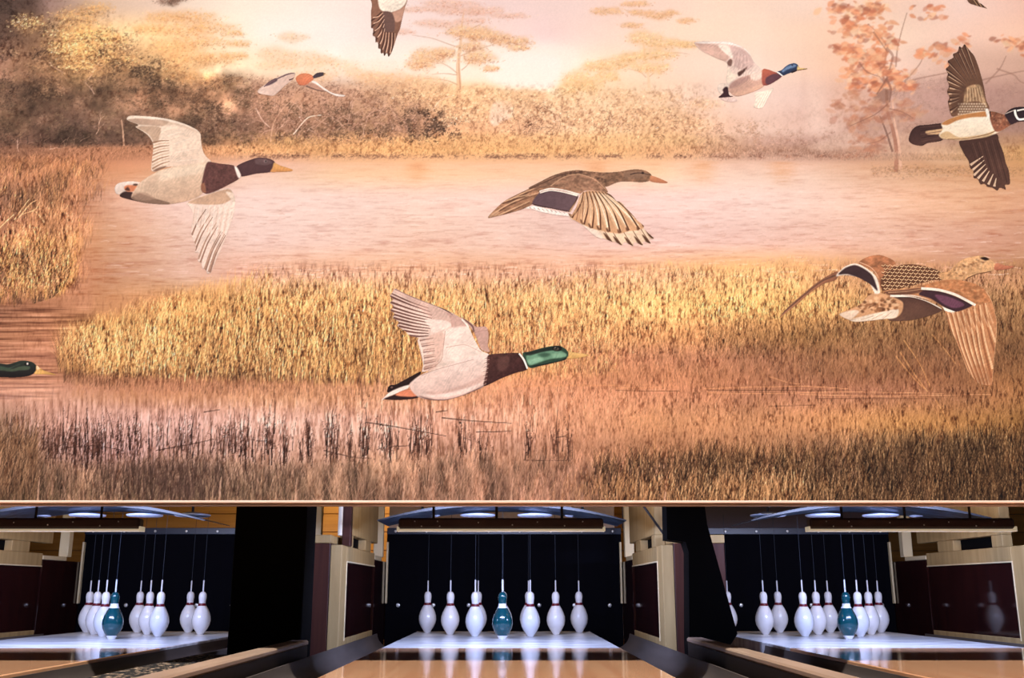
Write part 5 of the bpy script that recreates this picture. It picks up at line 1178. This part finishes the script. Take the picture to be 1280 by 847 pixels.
def grid_mesh(name, X, Yc, Z, rgb, quads, mat):
    n = len(X)
    me = bpy.data.meshes.new(name)
    me.vertices.add(n); co = np.empty((n, 3), np.float32); co[:, 0] = X; co[:, 1] = Yc; co[:, 2] = Z
    me.vertices.foreach_set('co', co.ravel())
    m_ = len(quads)
    me.loops.add(4 * m_); me.loops.foreach_set('vertex_index', quads.astype(np.int32).ravel())
    me.polygons.add(m_); me.polygons.foreach_set('loop_start', np.arange(0, 4 * m_, 4, dtype=np.int32))
    me.update(calc_edges=True); me.validate()
    a = me.attributes.new('ink', 'FLOAT_COLOR', 'POINT'); rgba = np.ones((n, 4), np.float32); rgba[:, :3] = rgb
    a.data.foreach_set('color', rgba.ravel())
    me.materials.append(M[mat])
    o = bpy.data.objects.new(name, me); col.objects.link(o)
    return o


ZB = float(on_plane(640, 626, MURAL_Y)[1]); ZT = 3.0
PANEL_X = 3.15
land = LAND = paint_landscape()
xs = np.concatenate([np.arange(-PANEL_X, -2.15, .012), np.arange(-2.15, 2.15, .0030), np.arange(2.15, PANEL_X + .006, .012)])
zs = np.concatenate([np.arange(ZB, 2.56, .0030), np.arange(2.56, ZT + .006, .012)])
GX, GZ = np.meshgrid(xs, zs)
pu, pv = to_pixel(GX.ravel(), MURAL_Y, GZ.ravel())
mir = lambda t, lo, hi: lo + np.abs(np.mod(t - lo + (hi - lo), 2 * (hi - lo)) - (hi - lo))     # the picture runs on past the frame
pu = mir(pu, PX0 + 1, PX1 - 1.5); pv = mir(pv, PY0 + 1, PY1 - 1)
soft = land.c
fu = (pu - PX0) * SS; fv = (pv - PY0) * SS
iu = np.clip(fu.astype(int), 0, GW - 2); iv = np.clip(fv.astype(int), 0, GH - 2); au = np.clip(fu - iu, 0, 1)[:, None]; av = np.clip(fv - iv, 0, 1)[:, None]
rgb = (soft[iv, iu] * (1 - au) + soft[iv, iu + 1] * au) * (1 - av) + (soft[iv + 1, iu] * (1 - au) + soft[iv + 1, iu + 1] * au) * av
nx, nz = len(xs), len(zs)
q = (np.arange(nz - 1)[:, None] * nx + np.arange(nx - 1)[None]).ravel()
mural = grid_mesh('mural_panel', GX.ravel(), np.full(GX.size, MURAL_Y), GZ.ravel(), ink(rgb), np.stack([q, q + 1, q + nx + 1, q + nx], 1), 'print')
tag(mural, 'large printed mural of ducks flying over a golden marsh, hung above three lanes', 'mural')
MB().box(-PANEL_X, PANEL_X, MURAL_Y + .004, MURAL_Y + .03, ZB, ZT).build('panel_board', 'print_back', mural)
MB().bbox(-PANEL_X, PANEL_X, MURAL_Y - .008, MURAL_Y + .032, ZB - .0075, ZB + .0015, .002).build('bottom_trim', 'trim', mural)
MB().bbox(-PANEL_X, PANEL_X, MURAL_Y - .002, MURAL_Y + .032, ZB - .0165, ZB - .0076, .001).build('lower_lip', 'trim_low', mural)
for fn, lab in BIRDS:
    B = fn().finish()
    ok = B.a > .42
    H, W = ok.shape
    uu, vv = np.meshgrid(B.x0 + (np.arange(W) + .5) / B.ss, B.y0 + (np.arange(H) + .5) / B.ss)
    ok &= (vv < 625)
    cell = ok[:-1, :-1] & ok[1:, :-1] & ok[:-1, 1:] & ok[1:, 1:]
    iy, ix = np.nonzero(cell); base = iy * W + ix
    qd = np.stack([base + W, base + W + 1, base + 1, base], 1)
    used = np.unique(qd); remap = np.zeros(H * W, np.int64); remap[used] = np.arange(len(used))
    bx, bz = on_plane(uu.ravel()[used], vv.ravel()[used], MURAL_Y - LIFT)
    keepq = np.ones(len(qd), bool)
    o = grid_mesh('printed_duck', bx, np.full(len(used), MURAL_Y - LIFT), bz, ink(B.c.reshape(-1, 3)[used]), remap[qd], 'print')
    o.parent = mural; o['label'] = lab
bulk = tag(MB().box(-6, 6, 3.51, 3.6, ZT + .001, 3.6).build('light_stop_bulkhead', 'bulk'), kind='structure')  # unseen bulkhead, added to stop light leaking over the print

# ------------------------------------------------------------------ lanes
HALF = .532
for motif, lx in LANES.items():
    root = tag(empty('bowling_lane', (lx, 0, 0)), f'glossy wooden bowling lane with white pin deck below the {motif}', 'lane', 'bowling lanes')
    MB().bbox(-HALF, HALF, -3.4, DECK0 - .001, -.06, 0, .003).build('lane_boards', 'lane', root)
    MB().bbox(-HALF, HALF, DECK0, DECK1 - .035, -.06, 0, .003).build('pin_deck', 'deck', root)
    MB().bbox(-HALF, HALF, DECK1 - .034, DECK1, -.06, .001, .003).build('tail_plank', 'tail', root)
    MB().box(-HALF + .06, HALF - .06, -3.4, DECK1 - .05, FLOOR_Z, -.061).build('lane_foundation', 'black', root)

# ------------------------------------------------------------------ gutters: half-round troughs on both sides of each lane
def gutter(lx, side, w, motif, tone='gutter'):
    R = w / 2; n = 14; cx = side * (HALF + .006 + R)
    m_ = MB(); out, inn = [], []
    for i in range(n + 1):
        a = math.pi * i / n; out.append((cx - R * math.cos(a), -.012 - R * .78 * math.sin(a))); inn.append((cx - (R + .006) * math.cos(a), -.012 - (R * .78 + .008) * math.sin(a)))
    m_.prism(out + inn[::-1], -3.4, 5.04 if (side < 0 and lx > 1) else DECK1)
    o = m_.build('gutter', tone, None, True, (lx, 0, 0))
    where = {-1: 'left', 1: 'right'}[side]
    tag(o, f'grey half-round gutter along the {where} edge of the lane below the {motif}', 'gutter', 'ball gutters')


for motif, lx in LANES.items():
    for sd in (-1, 1):
        gutter(lx, sd, .235, motif)

# ------------------------------------------------------------------ cappings and the carpeted strip between the gutters
def capping(x0, x1, z, label, yend=5.0):
    root = tag(empty('division_capping', ((x0 + x1) / 2, 0, FLOOR_Z)), label, 'capping', 'cappings between the lanes')
    w = (x1 - x0) / 2; zz = z - FLOOR_Z
    MB().bbox(-w, w, -3.4, yend, zz - .022, zz, .006).build('top_board', 'cap', root)
    MB().box(-w + .004, w - .004, -3.4, yend, 0, zz - .0222).build('side_boards', 'capside', root)


capping(-.885, -.812, .045, 'cream-topped capping beside flecked carpet, left of the lane below green-headed drake', 4.395)
capping(.830, .900, .045, 'cream-topped capping right of the lane below the green-headed drake', 4.64)
capping(-2.92, -2.850, .045, 'cream-topped capping left of the lane below the dark reeds')
capping(2.620, 2.69, .045, 'cream-topped capping right of the lane below the speckled hen')
tag(MB().bbox(-1.255, -.890, -3.4, 4.3, FLOOR_Z, -.008, .004).build('carpet_strip', 'carpet'), 'black carpet strip with tan flecks between two gutters', 'carpet')
tag(MB().bbox(.905, 1.030, -3.4, 4.62, FLOOR_Z, -.01, .004).build('division_board', 'dark_board'), 'dark brown board between the capping and a gutter', 'board')

# ------------------------------------------------------------------ kickbacks
KB0, KB1 = 5.05, 6.88


def kickback(lx, side, label, outer=None, panel='dark_panel'):
    """side wall of a pit; x runs outwards from the lane on its side"""
    root = tag(empty('kickback', (lx + side * .795, 0, FLOOR_Z)), label, 'kickback', 'pit side walls')
    g = lambda a, b: (min(side * a, side * b), max(side * a, side * b))
    Z = lambda z: z - FLOOR_Z
    T = .055
    P = {}
    def part(name, mat, x0, x1, y0, y1, z0, z1, b=.003):
        a, c_ = g(x0, x1); return MB().bbox(a, c_, y0, y1, Z(z0), Z(z1), b).build(name, mat, root)
    part('base_board', 'black', 0, T, KB0, KB1, FLOOR_Z, -.075)
    part('front_stile', 'ply', 0, T, KB0, KB0 + .16, -.075, .467)
    part('top_rail', 'ply', 0, T, KB0 + .161, 6.28, .392, .467)
    part('bottom_rail', 'ply', 0, T, KB0 + .161, 6.28, -.075, .012)
    part('inset_panel', panel, .006, T - .004, KB0 + .158, 6.284, .01, .395, .002)
    part('rail_edge', 'ply_edge', -.004, .006, KB0 + .161, 6.28, .386, .393, .001)
    part('stile_edge', 'ply_edge', -.004, .006, KB0 + .156, KB0 + .163, .0, .393, .001)
    part('rear_panel', 'dark_panel', -.0015, T - .006, 6.285, KB1, -.075, .43)
    part('rear_rail', 'ply_edge', -.002, T, 6.285, 6.62, .43, .455)
    # upper wall with two slots
    part('upper_wall', 'ply', 0, T, KB0 + .24, 6.40, .53, .98)
    for a, b in ((KB0 + .24, KB0 + .36), (5.88, 6.10)):
        part('upper_leg', 'ply', 0, T, a, b, .4675, .5295)
    part('slot_back', 'black', T - .012, T - .002, KB0 + .361, 5.879, .468, .529, .001)
    part('upper_post', 'ply_edge', -.006, T, 6.62, 6.68, .455, .98)
    if outer:
        part('outer_panel', 'outer_panel', T + .001, T + .012, 5.3, 6.7, .128, .425, .002)
        part('outer_rail', 'ply_edge', T + .001, T + .02, 5.3, 6.7, .426, .447, .002)
        part('outer_board', 'ply', T + .001, T + .014, 5.3, 6.7, .046, .126, .002)
        part('outer_board', 'ply', T + .001, T + .014, 5.3, 6.7, -.06, .044, .002)
        part('outer_wall', 'ply', T + .001, T + .012, 5.3, 6.12, .53, .98, .002)
    return root


def side_board(x0, x1, label):
    root = tag(empty('upright_board', ((x0 + x1) / 2, KB0, FLOOR_Z)), label, 'board', 'dark upright boards')
    w = (x1 - x0) / 2
    MB().bbox(-w, w, 0, .30, 0, .475 - FLOOR_Z, .003).build('board', 'dark_board', root)
    MB().bbox(-w - .002, w + .002, -.004, .30, .4755 - FLOOR_Z, .516 - FLOOR_Z, .003).build('cap', 'ply', root)


kickback(0, -1, 'plywood kickback with dark panel left of the pins below the green-headed drake')
kickback(0, 1, 'plywood kickback with dark panel right of the pins below the green-headed drake')
kickback(LX[1], -1, 'plywood kickback with dark panel at the far wall of pit below the dark reeds')
kickback(LX[1], 1, 'plywood kickback with orange outer panel behind the broad black post', outer=True)
kickback(LX[2], 1, 'plywood kickback with glossy panel mirroring a pin, below the speckled hen')
side_board(-.935, -.853, 'dark brown upright board with cap beneath the cream tube')
side_board(.853, .925, 'dark brown capped board between plywood kickback and slanted black post')
side_board(1.030, 1.105, 'dark brown capped board half hidden by the slanted black post')

# ------------------------------------------------------------------ black posts carrying the print
x0, x1 = float(on_plane(287, 760, 4.40)[0]), float(on_plane(378, 760, 4.40)[0])
tag(MB().bbox(x0, x1, 4.40, 4.62, FLOOR_Z, 1.2, .004).build('support_post', 'black'), 'broad upright black post beside the lane below the dark reeds', 'post')
pts = [(834, 600), (880, 600), (881, 632), (884, 655), (922, 792), (924, 812), (862, 812), (861, 690), (857, 677), (834, 674)]
poly = [tuple(map(float, on_plane(a, b, 4.66))) for a, b in pts]
poly[4] = (poly[4][0], poly[4][1]); poly[5] = (1.030, .012); poly[6] = (poly[6][0], .012); poly.insert(6, (1.030, FLOOR_Z)); poly.insert(7, (poly[7][0], FLOOR_Z))
poly[0] = (poly[0][0], 1.2); poly[1] = (poly[1][0], 1.2)
tag(MB().prism(poly, 4.66, 4.80).build('support_post', 'black'), 'slanted black post widening towards the floor beside the speckled hen lane', 'post')

# ------------------------------------------------------------------ pit curtains with bolts
bolt_me = None


def bolt(parent, x, y, z, r_=.011):
    global bolt_me
    if bolt_me is None:
        o = MB().lathe([(r_, 0), (r_, .003), (r_ * .75, .007), (r_ * .35, .008)], n=12).build('bolt', 'bolt', parent, True); bolt_me = o.data
    else:
        o = bpy.data.objects.new('bolt', bolt_me); col.objects.link(o); o.parent = parent
    o.location = (x, y, z); o.rotation_euler = (math.pi / 2, 0, 0)
    return o


for motif, lx in LANES.items():
    root = tag(empty('pit_curtain', (lx, CURT_Y, FLOOR_Z)), f'black pit curtain with bolts behind the pins below the {motif}', 'curtain', 'pit curtains')
    MB().bbox(-.792, .792, 0, .03, 0, .652 - FLOOR_Z, .004).build('cloth', 'curtain', root)
    MB().bbox(-.792, .792, -.006, 0, .612 - FLOOR_Z, .655 - FLOOR_Z, .002).build('top_strip', 'strip', root)
    for i in range(8): bolt(root, -.735 + i * .210, -.006, .632 - FLOOR_Z).scale = (.8, .8, .8)
    for i in range(7): bolt(root, -.705 + i * .235, 0, .148 - FLOOR_Z).scale = (1.25, 1.25, 1.25)
    MB().bbox(-.790, -.777, -.03, -.001, .16 - FLOOR_Z, .56 - FLOOR_Z, .002).build('side_strip', 'ply_edge', root)
    MB().bbox(.777, .790, -.03, -.001, .16 - FLOOR_Z, .56 - FLOOR_Z, .002).build('side_strip', 'ply_edge', root)

# tan and mauve boards behind the machines
tag(MB().bbox(-.84, .80, 7.35, 7.40, FLOOR_Z, 1.3, .004).build('back_board', 'board_tan'), 'tan board standing behind the curtain below the green-headed drake', 'board')
tag(MB().bbox(.98, 2.75, 7.35, 7.40, FLOOR_Z, 1.3, .004).build('back_board', 'board_mauve'), 'dark mauve board behind the curtain below the speckled hen', 'board')

# ------------------------------------------------------------------ light bars and pinsetters
for motif, lx in LANES.items():
    root = tag(empty('pin_light_bar', (lx, 4.45, .498)), f'dark brown light bar with cream lower lip below the {motif}', 'light bar', 'light bars over the pin decks')
    MB().bbox(-.452, .452, 0, .06, .014, .060, .008).build('housing', 'beam', root)
    MB().bbox(-.455, .455, -.006, .066, .003, .0125, .002).build('lower_lip', 'lip', root)
    MB().bbox(-.459, -.4525, -.003, .06, .002, .024, .002).build('end_clip', 'lip', root)
    MB().bbox(.4525, .459, -.003, .06, .002, .024, .002).build('end_clip', 'lip', root)
    for x, z in ((-.38, .045), (-.35, .024), (-.28, .045), (-.27, .024), (-.10, .040), (.05, .030), (.16, .042), (.28, .026), (.36, .044)):
        b_ = bolt(root, x, 0, z); b_.scale = (.28, .28, .28); b_.data = b_.data
    for x in (-.30, -.02, .27):
        MB().tube([(x, .03, .061), (x, .03, 3.6 - .498)], .006).build('hanger', 'rod', root)

PIN_PROF = [(a * 1.05, b) for a, b in [(.0155, 0), (.018, .003), (.0245, .014), (.0365, .032), (.0468, .054), (.0508, .076), (.0492, .098), (.0430, .120), (.0340, .140), (.0255, .155), (.0205, .164), (.0186, .172), (.0184, .180), (.0196, .190), (.0214, .203), (.0213, .214), (.0190, .226), (.0135, .2345), (.006, .2385)]]


def prof_between(z0, z1, off):
    zz = [z0] + [z for _, z in PIN_PROF if z0 < z < z1] + [z1]
    return [(float(np.interp(z, [b for _, b in PIN_PROF], [a for a, _ in PIN_PROF])) + off, z) for z in zz]


fine = [(float(np.interp(z, [b for _, b in PIN_PROF], [a for a, _ in PIN_PROF])), z) for z in np.linspace(0, .2385, 19)]
def pin_proto(green):
    body = MB().lathe(PIN_PROF, n=32).build('duckpin', 'pin_green' if green else 'pin', None, True)
    if green:
        MB().lathe(prof_between(.156, .179, .0008), n=30).build('neck_band', 'pin', body, True)
        MB().lathe(prof_between(.0, .017, .0008), n=30).build('base_ring', 'pin', body, True)
    else:
        MB().lathe(prof_between(.159, .1735, .0008), n=30).build('neck_band', 'maroon', body, True)
    MB().lathe([(.0042, .236), (.0042, .300), (.002, .303)], n=10).build('cord_stem', 'stem', body, True)
    MB().tube([(0, 0, .302), (0, 0, .70)], .0011, 6).build('cord', 'cord', body)
    return body


protos = {True: None, False: None}
SP = .3048; RW = SP * math.sqrt(3) / 2
RACK = [(0, 0, 'teal'), (-.5, 1, 'left end of second row'), (.5, 1, 'right end of second row'), (-1, 2, 'left end of third row'), (0, 2, 'middle of third row'), (1, 2, 'right end of third row'),
        (-1.5, 3, 'left end of back row'), (-.5, 3, 'inner left of back row'), (.5, 3, 'inner right of back row'), (1.5, 3, 'right end of back row')]
for motif, lx in LANES.items():
    for a, b, where in RACK:
        green = where == 'teal'
        if protos[green] is None:
            protos[green] = o = pin_proto(green)
        else:
            src = protos[green]; o = src.copy(); col.objects.link(o)
            for ch in src.children:
                c = ch.copy(); col.objects.link(c); c.parent = o
        o.location = (lx + a * SP, HEAD_Y + b * RW, .0005)
        o.rotation_euler.z = .7 * (a + b)
        if green: tag(o, f'dark teal head pin with white neck and base rings below the {motif}', 'bowling pin', 'duckpins on the decks')
        else: tag(o, f'white duckpin with maroon neck band, {where}, below the {motif}', 'bowling pin', 'duckpins on the decks')

for motif, lx in LANES.items():
    root = tag(empty('pinsetter', (lx, 4.9, .56)), f'dark arched pinsetter tray with pale cups above the pins below the {motif}', 'pinsetter', 'string pinsetters')
    n = 18; up, lo = [], []
    for i in range(n + 1):
        x = -.605 + 1.21 * i / n; z = .015 + .075 * (1 - (x / .605)**2)
        lo.append((x, z)); up.append((x, z + .014 * (1 - .9 * (x / .605)**2) + .002))
    MB().prism(lo + up[::-1], .012, .44).build('tray', 'tray', root, True)
    MB().prism([(x, z - .001) for x, z in lo] + [(x, z + .001) for x, z in up[::-1]], 0, .0118).build('tray_edge', 'tray_edge', root, True)
    for k, x in enumerate((-.42, -.13, .17, .42)):
        c = MB().lathe([(.085, 0), (.092, .004), (.092, .010), (.03, .022)], (x, .39, .062), 24).build('cup', 'cup', root, True)
        MB().tube([(x, .39, .08), (x, .39, .42)], .007).build('cup_rod', 'rod', c)
    MB().bbox(-.70, .70, .30, .36, .13, .17, .004).build('cross_beam', 'tray_edge', root)
    for x in (-.55, -.28, .02, .31, .55):
        MB().tube([(x, .22, .10), (x, .22, 3.04)], .006).build('guide_rod', 'rod', root)

# ------------------------------------------------------------------ odd fittings round the pits
X, Z = map(float, on_plane(424.5, 678, 5.14))
tag(MB().tube([(X, 5.14, .5165), (X, 5.14, 1.1)], .0115, 16).build('support_tube', 'tube', None, True), 'cream upright tube standing on a dark capped board', 'tube')
a, b = float(on_plane(429.5, 650, 5.25)[0]), float(on_plane(440, 650, 5.25)[0])
tag(MB().bbox(a, b, 5.22, 5.28, .4675, 1.1, .003).build('upright_plank', 'dark_board'), 'dark upright plank beside the cream tube on a kickback', 'plank')
P = [(*map(float, on_plane(u, v, 5.2)),) for u, v in ((797, 622), (836, 676))]
tag(MB().tube([(P[0][0], 5.2, P[0][1]), (P[1][0], 5.2, P[1][1])], .006).build('brace_rod', 'rod'), 'thin black rod slanting down to a plywood kickback', 'rod')
for k, (u0, u1, mt, lab) in enumerate(((778, 781.5, 'rod', 'black upright strip beside a pale channel above the curtain'), (782, 785.5, 'cup', 'pale upright channel above the right end of a curtain'), (786, 790.5, 'strip', 'dark blue upright channel above the right end of a curtain'))):
    a, b = float(on_plane(u0, 650, 6.86)[0]), float(on_plane(u1, 650, 6.86)[0])
    tag(MB().bbox(a, b, 6.862, 6.885, .6522, 1.1, .002).build('upright_channel', mt), lab, 'channel')
